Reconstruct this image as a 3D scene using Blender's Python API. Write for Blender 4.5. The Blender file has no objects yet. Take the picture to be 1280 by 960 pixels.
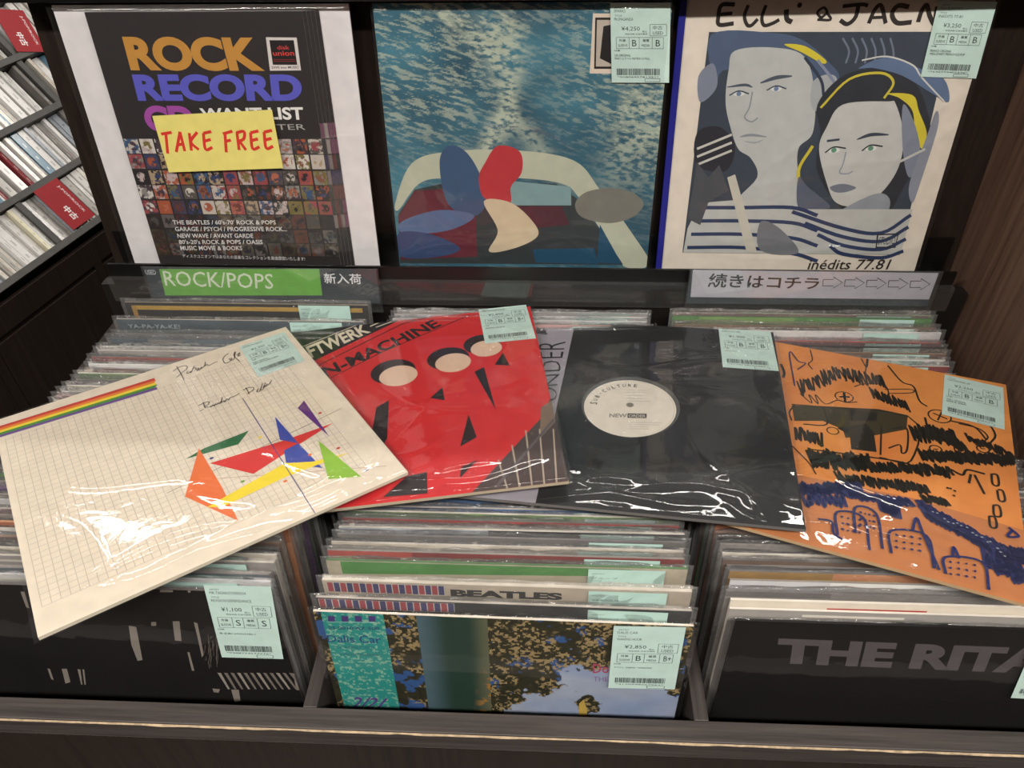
import bpy, math, random
import numpy as np
from mathutils import Matrix, Vector
from mathutils.geometry import tessellate_polygon
random.seed(7); rng = np.random.default_rng(7)
SC = bpy.context.scene; COL = SC.collection

# ------------------------------------------------------------------ camera
FOC = 940.0
_p = math.radians(40.5)
_X = np.array([1, -.0164, -.041]); _X /= np.linalg.norm(_X)
_U = np.array([-.0145, math.cos(_p), -math.sin(_p)]); _U -= _X * (_U @ _X); _U /= np.linalg.norm(_U)
_Y = -np.cross(_U, _X)
MW = np.array([_X, _Y, _U])          # camera (right, up, forward) -> world
EYE = np.array([0, 0, 1.5])
cam = bpy.data.cameras.new('camera'); cam.sensor_width = 36; cam.lens = FOC / 1280 * 36
cam.clip_start = .02; cam.clip_end = 50
camo = bpy.data.objects.new('camera', cam); COL.objects.link(camo)
_R = MW @ np.diag([1, 1, -1.])
mw = Matrix([list(_R[i]) + [EYE[i]] for i in range(3)] + [[0, 0, 0, 1]])
camo.matrix_world = mw
SC.camera = camo

# ------------------------------------------------------------------ light
SC.view_settings.view_transform = 'Standard'; SC.view_settings.look = 'None'
SC.view_settings.gamma = 1; SC.view_settings.use_curve_mapping = False
SC.view_settings.exposure = 0.0
w = bpy.data.worlds.new('world'); SC.world = w; w.use_nodes = True
w.node_tree.nodes['Background'].inputs[0].default_value = (.9, .93, 1, 1)
w.node_tree.nodes['Background'].inputs[1].default_value = .1
def lamp(x, y, sx, sy, power, z=2.66, col=(1, .95, .88)):
    l = bpy.data.lights.new('ceiling_lamp', 'AREA'); l.shape = 'RECTANGLE'; l.size = sx; l.size_y = sy
    l.energy = power; l.color = col
    o = bpy.data.objects.new('ceiling_lamp', l); COL.objects.link(o); o.location = (x, y, z)
LAMPS = [(-1.2, -.75, 1.2, .16, 44), (.25, -.75, 1.2, .16, 44), (1.6, -.75, 1.2, .16, 30), (-1.35, 2.15, 1.2, .07, 13), (.05, 2.15, 1.2, .07, 13), (1.45, 2.15, 1.2, .07, 13), (-.6, 3.3, 1.2, .07, 12), (.8, 3.3, 1.2, .07, 12)]
for a in LAMPS: lamp(*a)

# ------------------------------------------------------------------ materials
def hexc(h):
    if isinstance(h, (tuple, list)): return tuple(h)
    h = h.lstrip('#'); v = [int(h[i:i + 2], 16) / 255 for i in (0, 2, 4)]
    return tuple(c / 12.92 if c <= .04045 else ((c + .055) / 1.055) ** 2.4 for c in v)
def newmat(name):
    m = bpy.data.materials.new(name); m.use_nodes = True
    nt = m.node_tree; return m, nt, nt.nodes, nt.links, nt.nodes['Principled BSDF']
def plain(name, c, rough=.5, metal=0, spec=.5, noise=0, nscale=30, bump=0):
    m, nt, N, L, B = newmat(name); c = hexc(c)
    B.inputs['Base Color'].default_value = (*c, 1); B.inputs['Roughness'].default_value = rough
    B.inputs['Metallic'].default_value = metal; B.inputs['Specular IOR Level'].default_value = spec
    if noise or bump:
        tc = N.new('ShaderNodeTexCoord'); n = N.new('ShaderNodeTexNoise'); n.inputs['Scale'].default_value = nscale
        n.inputs['Detail'].default_value = 5; L.new(tc.outputs['Object'], n.inputs['Vector'])
        if noise:
            r = N.new('ShaderNodeValToRGB'); r.color_ramp.elements[0].position = .3; r.color_ramp.elements[1].position = .7
            r.color_ramp.elements[0].color = (*[x * (1 - noise) for x in c], 1); r.color_ramp.elements[1].color = (*[min(1, x * (1 + noise)) for x in c], 1)
            L.new(n.outputs['Fac'], r.inputs['Fac']); L.new(r.outputs['Color'], B.inputs['Base Color'])
        if bump:
            b = N.new('ShaderNodeBump'); b.inputs['Strength'].default_value = bump; b.inputs['Distance'].default_value = .001
            L.new(n.outputs['Fac'], b.inputs['Height']); L.new(b.outputs['Normal'], B.inputs['Normal'])
    return m
def wood(name, c1, c2, stretch=(1, 60, 60), rough=.4, spec=.4, sc=3):
    m, nt, N, L, B = newmat(name); c1 = hexc(c1); c2 = hexc(c2)
    tc = N.new('ShaderNodeTexCoord'); mp = N.new('ShaderNodeMapping'); mp.inputs['Scale'].default_value = stretch
    n = N.new('ShaderNodeTexNoise'); n.inputs['Scale'].default_value = sc; n.inputs['Detail'].default_value = 8; n.inputs['Roughness'].default_value = .7
    r = N.new('ShaderNodeValToRGB'); r.color_ramp.elements[0].position = .3; r.color_ramp.elements[1].position = .72
    r.color_ramp.elements[0].color = (*c1, 1); r.color_ramp.elements[1].color = (*c2, 1)
    L.new(tc.outputs['Object'], mp.inputs['Vector']); L.new(mp.outputs['Vector'], n.inputs['Vector'])
    L.new(n.outputs['Fac'], r.inputs['Fac']); L.new(r.outputs['Color'], B.inputs['Base Color'])
    b = N.new('ShaderNodeBump'); b.inputs['Strength'].default_value = .25; b.inputs['Distance'].default_value = .0006
    L.new(n.outputs['Fac'], b.inputs['Height']); L.new(b.outputs['Normal'], B.inputs['Normal'])
    B.inputs['Roughness'].default_value = rough; B.inputs['Specular IOR Level'].default_value = spec
    return m
def print_mat(name, rough=.5, spec=.35):
    m, nt, N, L, B = newmat(name)
    a = N.new('ShaderNodeVertexColor'); a.layer_name = 'Col'
    tc = N.new('ShaderNodeTexCoord'); n = N.new('ShaderNodeTexNoise'); n.inputs['Scale'].default_value = 60; n.inputs['Detail'].default_value = 4
    L.new(tc.outputs['Object'], n.inputs['Vector'])
    mr = N.new('ShaderNodeMapRange'); mr.inputs['From Min'].default_value = .3; mr.inputs['From Max'].default_value = .7
    mr.inputs['To Min'].default_value = .93; mr.inputs['To Max'].default_value = 1.04; L.new(n.outputs['Fac'], mr.inputs['Value'])
    mx = N.new('ShaderNodeMix'); mx.data_type = 'RGBA'; mx.blend_type = 'MULTIPLY'; mx.inputs['Factor'].default_value = 1
    L.new(a.outputs['Color'], mx.inputs['A']); L.new(mr.outputs['Result'], mx.inputs['B'])
    L.new(mx.outputs['Result'], B.inputs['Base Color'])
    B.inputs['Roughness'].default_value = rough; B.inputs['Specular IOR Level'].default_value = spec
    return m
def film_mat(name, milk=.008, ior=1.45, rough=.045, tint=.985, bump=.12, bscale=30, cap=.16):
    m = bpy.data.materials.new(name); m.use_nodes = True; nt = m.node_tree; N = nt.nodes; L = nt.links; N.clear()
    out = N.new('ShaderNodeOutputMaterial'); tr = N.new('ShaderNodeBsdfTransparent'); tr.inputs[0].default_value = (tint, tint, tint, 1)
    gl = N.new('ShaderNodeBsdfGlossy'); gl.inputs['Roughness'].default_value = rough; gl.inputs[0].default_value = (1, 1, 1, 1)
    df = N.new('ShaderNodeBsdfDiffuse'); df.inputs[0].default_value = (.8, .8, .8, 1)
    fr = N.new('ShaderNodeFresnel'); fr.inputs['IOR'].default_value = ior
    tc = N.new('ShaderNodeTexCoord'); n = N.new('ShaderNodeTexNoise'); n.inputs['Scale'].default_value = bscale; n.inputs['Detail'].default_value = 3
    n.inputs['Distortion'].default_value = 1.0
    L.new(tc.outputs['Object'], n.inputs['Vector'])
    b = N.new('ShaderNodeBump'); b.inputs['Strength'].default_value = bump; b.inputs['Distance'].default_value = .002
    L.new(n.outputs['Fac'], b.inputs['Height'])
    for x in (gl, fr): L.new(b.outputs['Normal'], x.inputs['Normal'])
    m1 = N.new('ShaderNodeMixShader'); m1.inputs[0].default_value = milk; L.new(tr.outputs[0], m1.inputs[1]); L.new(df.outputs[0], m1.inputs[2])
    mn = N.new('ShaderNodeMath'); mn.operation = 'MINIMUM'; mn.inputs[1].default_value = cap; L.new(fr.outputs[0], mn.inputs[0])
    m2 = N.new('ShaderNodeMixShader'); L.new(mn.outputs[0], m2.inputs[0]); L.new(m1.outputs[0], m2.inputs[1]); L.new(gl.outputs[0], m2.inputs[2])
    L.new(m2.outputs[0], out.inputs[0]); return m
M_PRINT = print_mat('printed_card')
M_STICK = print_mat('sticker_paper', .6, .2)
M_FILM = film_mat('clear_sleeve_film')
M_FILMROW = film_mat('crinkled_sleeve_film', milk=.06, rough=.09, bump=1.2, bscale=110, cap=.45)
M_ACRYL = film_mat('clear_acrylic', milk=.015, rough=.03, bump=0)
M_DARKW = wood('dark_stained_wood', '#1c1512', '#2d231d', (60, 60, 1.5), .38)
M_SIDEW = wood('brown_side_wood', '#4c382d', '#7c6152', (45, 45, 1.6), .42, .4, 2.2)
M_RAIL = wood('greyed_wood', '#2e2927', '#544c49', (2, 60, 60), .5, .4)
M_RAILY = wood('greyed_wood_lengthwise', '#2c2725', '#4c4542', (60, 2, 60), .5, .4)
M_EDGE = plain('worn_chipboard_edge', '#b9a284', .8, noise=.3, nscale=150)
M_BLACK = plain('black_plastic', '#0b0a0a', .35, noise=.1)
M_VBLACK = plain('black_panel', '#15110f', .5, noise=.2)
M_WALL = plain('taupe_wall_paint', '#6e665e', .9, noise=.03)
M_CEIL = plain('ceiling_paint', '#dedad2', .9, noise=.02)
M_FLOOR = wood('floor_boards', '#2c2622', '#443a33', (3, 40, 1), .4)
M_RACK = plain('grey_laminate', '#4c4a48', .5, noise=.12, nscale=60)

# ------------------------------------------------------------------ helpers
def tag(o, label=None, cat=None, group=None, kind=None):
    if label: o['label'] = label
    if cat: o['category'] = cat
    if group: o['group'] = group
    if kind: o['kind'] = kind
    return o
def link(name, me, mat=None, parent=None):
    o = bpy.data.objects.new(name, me); COL.objects.link(o)
    if mat and not me.materials: me.materials.append(mat)
    if parent: o.parent = parent
    return o
def empty(name, label, cat, mat=None, group=None, size=.02):
    o = bpy.data.objects.new(name, None); COL.objects.link(o); o.empty_display_size = size
    if mat is not None: o.matrix_world = mat
    return tag(o, label, cat, group)
def boxmesh(boxes, name='box', bevel=0):
    """boxes: list of (x0,x1,y0,y1,z0,z1) or 8-corner lists"""
    V = []; F = []
    for b in boxes:
        k = len(V)
        if len(b) == 6:
            x0, x1, y0, y1, z0, z1 = b
            c = [(x0, y0, z0), (x1, y0, z0), (x1, y1, z0), (x0, y1, z0), (x0, y0, z1), (x1, y0, z1), (x1, y1, z1), (x0, y1, z1)]
        else: c = b
        V += [tuple(map(float, q)) for q in c]
        F += [tuple(k + i for i in f) for f in ((0, 3, 2, 1), (4, 5, 6, 7), (0, 1, 5, 4), (1, 2, 6, 5), (2, 3, 7, 6), (3, 0, 4, 7))]
    me = bpy.data.meshes.new(name); me.from_pydata(V, [], F); me.update()
    return me
def box(name, b, mat, parent=None, bevel=.0012, loc=None):
    o = link(name, boxmesh([b] if len(b) in (6, 8) else b, name), mat, parent)
    if loc: o.location = loc
    if bevel:
        m = o.modifiers.new('bevel', 'BEVEL'); m.width = bevel; m.segments = 2; m.limit_method = 'ANGLE'
    return o
def norm(v): v = np.array(v, float); return v / np.linalg.norm(v)

class Pose:
    """a real plane in the room: centre o, axes u (right), v (up the sheet), n (facing out)"""
    def __init__(s, c, u, v):
        s.o = np.array(c, float) + EYE; s.u = norm(u); s.n = norm(np.cross(s.u, v)); s.v = np.cross(s.n, s.u)
    def matrix(s):
        return Matrix([[s.u[i], s.v[i], s.n[i], s.o[i]] for i in range(3)] + [[0, 0, 0, 1]])
    def loc(s, q):
        d = MW @ np.array([(q[0] - 640) / FOC, -(q[1] - 480) / FOC, 1.])
        t = ((s.o - EYE) @ s.n) / (d @ s.n); P = EYE + d * t - s.o
        return (float(P @ s.u), float(P @ s.v))

_tc = {}
def textgeo(txt, bold=0., shear=0.):
    k = (txt, bold, shear)
    if k not in _tc:
        c = bpy.data.curves.new('t', 'FONT'); c.body = txt; c.resolution_u = 6 if len(txt) < 10 and bold > .015 else 2; c.offset = bold; c.shear = shear
        o = bpy.data.objects.new('t', c); me = bpy.data.meshes.new_from_object(o)
        n = len(me.vertices); co = np.zeros(n * 3); me.vertices.foreach_get('co', co); co = co.reshape(-1, 3)[:, :2]
        F = [tuple(p.vertices) for p in me.polygons]
        lo = co.min(0) if n else np.zeros(2); hi = co.max(0) if n else np.ones(2)
        _tc[k] = ((co - lo) / np.maximum(hi - lo, 1e-6), F, hi - lo)
        bpy.data.objects.remove(o); bpy.data.curves.remove(c); bpy.data.meshes.remove(me)
    return _tc[k]

class Art:
    """flat print built as thin coloured facets lying on a card; coordinates are metres on the card"""
    STEP = 1.3e-5
    def __init__(s, pose=None, z=0., zoom=None):
        s.pose = pose; s.V = []; s.F = []; s.C = []; s.z = z; s.zoom = zoom
    def L(s, q, loc=False):
        if loc or s.pose is None: return (float(q[0]), float(q[1]))
        if s.zoom: q = (s.zoom[1] + q[0] / s.zoom[0], s.zoom[2] + q[1] / s.zoom[0])
        return s.pose.loc(q)
    def add(s, P, F, c, step=True, z=None):
        if step: s.z += s.STEP
        k = len(s.V); zz = s.z if z is None else z
        s.V += [(float(p[0]), float(p[1]), zz) for p in P]; c = hexc(c)
        s.F += [tuple(k + i for i in f) for f in F]; s.C += [c] * len(F)
    def poly(s, pts, c, loc=False, step=True):
        P = [s.L(q, loc) for q in pts]
        T = tessellate_polygon([[Vector((p[0], p[1], 0)) for p in P]]); F = []
        for t in T:
            a, b, d = (P[i] for i in t)
            ar = (b[0] - a[0]) * (d[1] - a[1]) - (b[1] - a[1]) * (d[0] - a[0])
            F.append(t if ar > 0 else (t[0], t[2], t[1]))
        s.add(P, F, c, step)
    def rect(s, x0, x1, y0, y1, c, step=True): s.add([(x0, y0), (x1, y0), (x1, y1), (x0, y1)], [(0, 1, 2, 3)], c, step)
    def blob(s, pts, c, loc=False, n=6):
        P = np.array([s.L(q, loc) for q in pts]); m = len(P); out = []
        for i in range(m):
            a, b, d, e = P[(i - 1) % m], P[i], P[(i + 1) % m], P[(i + 2) % m]
            for k in range(n):
                t = k / n
                out.append(.5 * ((2 * b) + (-a + d) * t + (2 * a - 5 * b + 4 * d - e) * t * t + (-a + 3 * b - 3 * d + e) * t ** 3))
        s.poly(out, c, True)
    def ell(s, c0, rx, ry, c, rot=0, loc=False, n=40, start=0, end=2 * math.pi):
        cx, cy = s.L(c0, loc); P = []
        for i in range(n):
            a = start + (end - start) * i / (n - (0 if end - start > 6.28 else 1)); x = rx * math.cos(a); y = ry * math.sin(a)
            P.append((cx + x * math.cos(rot) - y * math.sin(rot), cy + x * math.sin(rot) + y * math.cos(rot)))
        s.add(P, [tuple(range(n))], c)
    def ring(s, c0, r0, r1, c, loc=False, n=56, a0=0, a1=2 * math.pi):
        cx, cy = s.L(c0, loc); P = []; F = []
        for i in range(n + 1):
            a = a0 + (a1 - a0) * i / n
            P += [(cx + r0 * math.cos(a), cy + r0 * math.sin(a)), (cx + r1 * math.cos(a), cy + r1 * math.sin(a))]
        for i in range(n): F.append((2 * i, 2 * i + 1, 2 * i + 3, 2 * i + 2))
        s.add(P, F, c)
    def stroke(s, pts, wd, c, loc=False, smooth=True, taper=False, step=True):
        P = np.array([s.L(q, loc) for q in pts])
        if smooth and len(P) > 2:
            E = np.vstack([2 * P[0] - P[1], P, 2 * P[-1] - P[-2]]); out = []
            for i in range(1, len(E) - 2):
                a, b, d, e = E[i - 1], E[i], E[i + 1], E[i + 2]
                for k in range(5):
                    t = k / 5; out.append(.5 * ((2 * b) + (-a + d) * t + (2 * a - 5 * b + 4 * d - e) * t * t + (-a + 3 * b - 3 * d + e) * t ** 3))
            out.append(P[-1]); P = np.array(out)
        T = np.gradient(P, axis=0); T /= np.maximum(np.linalg.norm(T, axis=1, keepdims=True), 1e-9)
        Nn = np.stack([-T[:, 1], T[:, 0]], 1); m = len(P)
        W = np.full(m, wd / 2)
        if taper: W = wd / 2 * (.25 + .75 * np.sin(np.linspace(.1, math.pi - .1, m)))
        V = []; F = []
        for i in range(m): V += [tuple(P[i] - Nn[i] * W[i]), tuple(P[i] + Nn[i] * W[i])]
        for i in range(m - 1): F.append((2 * i, 2 * i + 2, 2 * i + 3, 2 * i + 1))
        s.add(V, F, c, step)
    def text(s, txt, q, c, bold=0., loc=False, shear=0.):
        """q: corners top-left, top-right, bottom-left (bottom-right optional) the lettering's box fills"""
        Q = [np.array(s.L(k, loc)) for k in q]
        tl, tr, bl = Q[:3]; br = Q[3] if len(Q) > 3 else tr + bl - tl
        co, F, _ = textgeo(txt, bold, shear); x = co[:, :1]; y = co[:, 1:]
        P = (bl * (1 - x) + br * x) * (1 - y) + (tl * (1 - x) + tr * x) * y
        s.add(P, F, c)
    def grid(s, x0, x1, y0, y1, nx, ny, fn, thick=0):
        xs = np.linspace(x0, x1, nx + 1); ys = np.linspace(y0, y1, ny + 1)
        s.z += s.STEP; k = len(s.V)
        for y in ys:
            for x in xs: s.V.append((float(x), float(y), s.z))
        xc, yc = np.meshgrid((xs[1:] + xs[:-1]) / 2, (ys[1:] + ys[:-1]) / 2)
        C = fn(xc, yc).reshape(-1, 3)
        for j in range(ny):
            for i in range(nx):
                a = k + j * (nx + 1) + i; s.F.append((a, a + 1, a + nx + 2, a + nx + 1))
        s.C += [tuple(map(float, q)) for q in C]
    def card(s, w_, h_, t, edge, c, back=None):
        """a solid card under the print: top face at z=0"""
        x = w_ / 2; y = h_ / 2; k = len(s.V); s.clip = (x, y)
        s.V += [(-x, -y, -t), (x, -y, -t), (x, y, -t), (-x, y, -t), (-x, -y, 0), (x, -y, 0), (x, y, 0), (-x, y, 0)]
        s.F += [tuple(k + i for i in f) for f in ((0, 3, 2, 1), (4, 5, 6, 7), (0, 1, 5, 4), (1, 2, 6, 5), (2, 3, 7, 6), (3, 0, 4, 7))]
        e = hexc(edge); s.C += [hexc(back or edge), hexc(c), e, e, e, e]
    def mesh(s, name, mat=None):
        cl = getattr(s, 'clip', None)
        if cl:
            F2 = s.F[:6]; C2 = s.C[:6]
            for f, c in zip(s.F[6:], s.C[6:]):
                P = [s.V[i] for i in f]
                if all(abs(p[0]) <= cl[0] + 1e-6 and abs(p[1]) <= cl[1] + 1e-6 for p in P): F2.append(f); C2.append(c); continue
                for ax, sg in ((0, 1), (0, -1), (1, 1), (1, -1)):
                    L_ = cl[ax]; out = []
                    for i in range(len(P)):
                        a, b = P[i - 1], P[i]; ia = a[ax] * sg <= L_; ib = b[ax] * sg <= L_
                        if ia != ib: t = (L_ * sg - a[ax]) / (b[ax] - a[ax]); out.append(tuple(a[q] + (b[q] - a[q]) * t for q in range(3)))
                        if ib: out.append(b)
                    P = out
                    if len(P) < 3: break
                if len(P) >= 3: k = len(s.V); s.V += P; F2.append(tuple(range(k, k + len(P)))); C2.append(c)
            s.F = F2; s.C = C2
        me = bpy.data.meshes.new(name); me.from_pydata(s.V, [], s.F)
        a = me.color_attributes.new('Col', 'FLOAT_COLOR', 'CORNER')
        n = np.array([len(f) for f in s.F]); C = np.repeat(np.c_[np.array(s.C), np.ones(len(s.C))], n, axis=0)
        a.data.foreach_set('color', C.ravel().astype(np.float32)); me.update()
        me.materials.append(mat or M_PRINT); return me

def _h(i, j, sd):
    n = (i * 374761393 + j * 668265263 + sd * 2147483) & 0x7fffffff
    n = ((n ^ (n >> 13)) * 1274126177) & 0x7fffffff
    return ((n ^ (n >> 16)) & 0xffff) / 65535.
def vnoise(x, y, sd=0):
    i = np.floor(x).astype(np.int64); j = np.floor(y).astype(np.int64); fx = x - i; fy = y - j
    fx = fx * fx * (3 - 2 * fx); fy = fy * fy * (3 - 2 * fy)
    return (_h(i, j, sd) * (1 - fx) + _h(i + 1, j, sd) * fx) * (1 - fy) + (_h(i, j + 1, sd) * (1 - fx) + _h(i + 1, j + 1, sd) * fx) * fy
def fbm(x, y, sd=0, o=4):
    r = 0; a = .5; t = 0
    for k in range(o): r = r + a * vnoise(x * 2 ** k, y * 2 ** k, sd + k * 17); t += a; a *= .55
    return r / t
def mixc(a, b, t):
    a = np.array(a); b = np.array(b); t = np.clip(t, 0, 1)[..., None]; return a * (1 - t) + b * t
def sstep(e0, e1, x): t = np.clip((x - e0) / (e1 - e0), 0, 1); return t * t * (3 - 2 * t)

def film_sheet(name, w_, h_, zc, mat, parent, seed=0, amp=.0012, nx=130, ny=130, ridges=7, thick=.0045):
    """loose clear sleeve: a wrinkled upper sheet that closes down round the card's edges"""
    r = np.random.default_rng(seed)
    xs = np.linspace(-w_ / 2, w_ / 2, nx + 1); ys = np.linspace(-h_ / 2, h_ / 2, ny + 1); X, Yg = np.meshgrid(xs, ys)
    Z = amp * .9 * (fbm(X * 9 + seed, Yg * 9, seed, 2) - .5)
    for k in range(ridges):
        px = r.uniform(-w_ / 2, w_ / 2); py = r.uniform(-h_ / 2, h_ / 2); a = r.uniform(0, math.pi)
        ln = r.uniform(.04, .13); wd = r.uniform(.002, .005); dx = (X - px) * math.cos(a) + (Yg - py) * math.sin(a)
        dy = -(X - px) * math.sin(a) + (Yg - py) * math.cos(a) + .012 * np.sin(dx * 30 + k)
        Z += amp * r.uniform(.3, .9) * np.exp(-(dx / ln) ** 2) * np.exp(-np.abs(dy / wd) ** 1.5)
    for k in range(4):    # long soft creases near the lower edge
        yb = -h_ / 2 + r.uniform(.012, .05); sl_ = r.uniform(-.25, .25); c0 = r.uniform(-w_ / 4, w_ / 4); ln = r.uniform(.06, .12)
        d = Yg - (yb + sl_ * (X - c0) + .006 * np.sin((X - c0) * 38 + k)); Z += amp * .7 * np.exp(-((X - c0) / ln) ** 2) * np.exp(-(d / .0045) ** 2)
    e = np.minimum(np.minimum(X + w_ / 2, w_ / 2 - X), np.minimum(Yg + h_ / 2, h_ / 2 - Yg))
    edge = amp * 1.5 * np.maximum(0, fbm(X * 40, Yg * 40, seed + 5, 2) - .45) * np.exp(-e / .02)
    Z = np.maximum(Z + edge, -.0004) * sstep(0, .006, e) + zc
    Z -= (thick * .55) * (1 - sstep(0, .0045, e))
    V = [(float(a), float(b), float(c)) for a, b, c in zip(X.ravel(), Yg.ravel(), Z.ravel())]
    F = [(j * (nx + 1) + i, j * (nx + 1) + i + 1, (j + 1) * (nx + 1) + i + 1, (j + 1) * (nx + 1) + i) for j in range(ny) for i in range(nx)]
    me = bpy.data.meshes.new(name); me.from_pydata(V, [], F); me.update()
    me.polygons.foreach_set('use_smooth', [True] * len(F))
    return link(name, me, mat, parent)

MINT = '#c0d8cf'
def sticker(parent, pose, q, price, g1, g2, artist='', title='', note1='', note2='', top=1.0, px=True, z=.0002, name='price_sticker', zoom=None):
    """mint price sticker; q = corners top-left, top-right, bottom-left"""
    A = Art(pose, z, zoom); tl, tr, bl = [np.array(A.L(k, not px)) for k in q]; br = tr + bl - tl
    def P(x, y): y = y / top; return tuple(bl + (br - bl) * x + (tl - bl) * y)
    def T(t, x0, x1, y0, y1, bold=0., c='#3a4442'): A.text(t, [P(x0, y1), P(x1, y1), P(x0, y0)], c, bold, True)
    def fr(x0, x1, y0, y1, c='#4a5552', wd=.0004):
        for a, b in (((x0, y0), (x1, y0)), ((x1, y0), (x1, y1)), ((x1, y1), (x0, y1)), ((x0, y1), (x0, y0))):
            A.stroke([P(*a), P(*b)], wd, c, True, False, step=False)
    A.poly([P(0, 0), P(1, 0), P(1, top), P(0, top)], MINT, True)
    if top > .97: T('ARTIST', .07, .22, .935, .955)
    if top > .93: T(artist, .06, .06 + .032 * len(artist), .885, .92, .0)
    if top > .85: T('TITLE', .07, .19, .835, .855)
    T(title, .06, .06 + .032 * len(title), .785, .82)
    T(price, .18, .49, .655, .715); T('税込', .53, .61, .64, .665); T('税抜価格 別途消費税', .24, .62, .612, .632)
    fr(.66, .94, .60, .74); T('中古', .71, .87, .675, .725); T('USED', .71, .88, .615, .655)
    fr(.09, .89, .44, .58)
    for x in (.31, .48, .70): A.stroke([P(x, .44), P(x, .58)], .0004, '#4a5552', True, False, step=False)
    T('外装', .14, .25, .525, .56, .01); T('SLEEVE', .12, .28, .465, .495); T('盤質', .54, .65, .525, .56, .01); T('MEDIA', .52, .66, .465, .495)
    T(g1, .36, .36 + .075 * len(g1), .47, .55); T(g2, .76, min(.87, .76 + .075 * len(g2)), .47, .55)
    T('付属', .05, .15, .405, .425)
    if note1: T(note1, .06, .06 + .025 * len(note1), .34, .37)
    if note2: T(note2, .06, .06 + .025 * len(note2), .30, .33)
    r = random.Random(hash(len(title)) + len(price)); x = .09
    while x < .84:
        wd = r.choice([.006, .006, .012, .016]); A.poly([P(x, .10), P(x + wd, .10), P(x + wd, .185), P(x, .185)], '#4d5654', True, step=False)
        x += wd + r.choice([.006, .008, .012])
    T('*' + ''.join(r.choice('0123456789') for _ in range(13)) + '*', .10, .82, .065, .085)
    fr(.58, .84, .015, .055)
    me = A.mesh(name, M_STICK); return link(name, me, None, parent)

def Z(z): return z + 1.5
# ------------------------------------------------------------------ room
def struct(name, b, m): o = box(name, b, m, None, 0); o['kind'] = 'structure'; return o
struct('floor', (-3.5, 3.0, -3.2, 5.0, -.1, 0), M_FLOOR)
struct('ceiling', (-3.5, 3.0, -3.2, 5.0, 2.7, 2.8), M_CEIL)
struct('wall_left', (-3.6, -3.5, -3.2, 5.0, 0, 2.7), M_WALL)
struct('wall_right', (3.0, 3.1, -3.2, 5.0, 0, 2.7), M_WALL)
struct('wall_back', (-3.5, 3.0, 5.0, 5.1, 0, 2.7), M_WALL)
struct('wall_front', (-3.5, 3.0, -3.3, -3.2, 0, 2.7), M_DARKW)

# ------------------------------------------------------------------ record browser unit
XL, XR = -.603, .527
RIM = Z(-.655)
unit = empty('record_browser', 'dark stained wooden record browser holding three bins under a sloping display back', 'display unit', Matrix.Translation((0, .6, 0)))
unit_inv = Matrix.Translation((0, -.6, 0))
def part(name, b, m, bevel=.0012, parent=unit):
    o = box(name, b, m, parent, bevel); o.matrix_parent_inverse = Matrix.Translation((0, -.6, 0)); return o
part('front_rail', (XL - .05, XR + .018, .297, .316, RIM - .03, RIM), M_RAIL, .0008)
# worn lower lip of the rail: a ragged strip of bare chipboard
V = []; F = []; n = 160
for i in range(n + 1):
    x = XL - .05 + (XR + .018 - XL + .05) * i / n; d = .0006 + .0012 * float(fbm(np.array(i * .35), np.array(2.), 3, 3))
    V += [(x, .297 - .0006, RIM - .0005), (x, .2965 - d * .9, RIM - .0012 - d)]
for i in range(n): F.append((2 * i + 1, 2 * i + 3, 2 * i + 2, 2 * i))
me = bpy.data.meshes.new('worn_edge'); me.from_pydata(V, [], F); o = link('worn_edge', me, M_EDGE, unit); o.matrix_parent_inverse = unit_inv
part('front_panel', (XL - .05, XR + .018, .2975, .3155, .06, RIM - .031), M_DARKW)
part('plinth', (XL, XR, .33, .89, 0, .059), M_BLACK)
# sloping bin floor
def slab(x0, x1, y0, y1, z0, z1, t): return [(x0, y0, z0 - t), (x1, y0, z0 - t), (x1, y1, z1 - t), (x0, y1, z1 - t), (x0, y0, z0), (x1, y0, z0), (x1, y1, z1), (x0, y1, z1)]
part('bin_floor', slab(XL, XR, .316, .86, Z(-.8725), Z(-.8965), .015), M_DARKW)
part('left_end', (XL - .05, XL - .001, .3165, .95, .06, RIM - .006), M_DARKW)
for x in (-.2045, .1445):
    part('bin_divider', (x - .0065, x + .0065, .3165, .86, Z(-.871), RIM - .002), M_RAILY)
    part('divider_fin', (x - .0015, x + .0015, .47, .80, RIM - .0015, Z(-.575)), M_RACK, .0004)
part('side_panel', (XR + .001, XR + .019, .3165, .99, .06, Z(-.17)), M_SIDEW)
def back_y(z): return .880 + .1 * (z + .359)
bp = [(-.585, back_y(-.62), Z(-.62)), (XR, back_y(-.62), Z(-.62)), (XR, back_y(-.62) + .018, Z(-.62)), (-.585, back_y(-.62) + .018, Z(-.62)),
      (-.585, back_y(-.18), Z(-.18)), (XR, back_y(-.18), Z(-.18)), (XR, back_y(-.18) + .018, Z(-.18)), (-.585, back_y(-.18) + .018, Z(-.18))]
part('back_panel', bp, M_DARKW)
part('lower_back', (XL, XR, .861, .879, .06, Z(-.625)), M_VBLACK)
part('display_header', (-.60, XR, .842, .93, Z(-.2025), Z(-.178)), M_BLACK)
# L-shaped ledge: base, front lip and rear kick plate
part('display_ledge', [(-.553, .497, .800, .852, Z(-.5245), Z(-.5205)), (-.553, .497, .7975, .8005, Z(-.5245), Z(-.494)),
                       (-.565, .510, .852, .855, Z(-.5245), Z(-.478))], M_BLACK, 0)
part('label_rail', [(-.556, .498, .790, .7915, Z(-.545), Z(-.512)), (-.556, .498, .7915, .797, Z(-.5125), Z(-.5115))], M_ACRYL, 0)
part('rail_support', (-.572, XR - .006, .7985, .815, Z(-.60), Z(-.5250)), M_VBLACK, 0)

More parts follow.
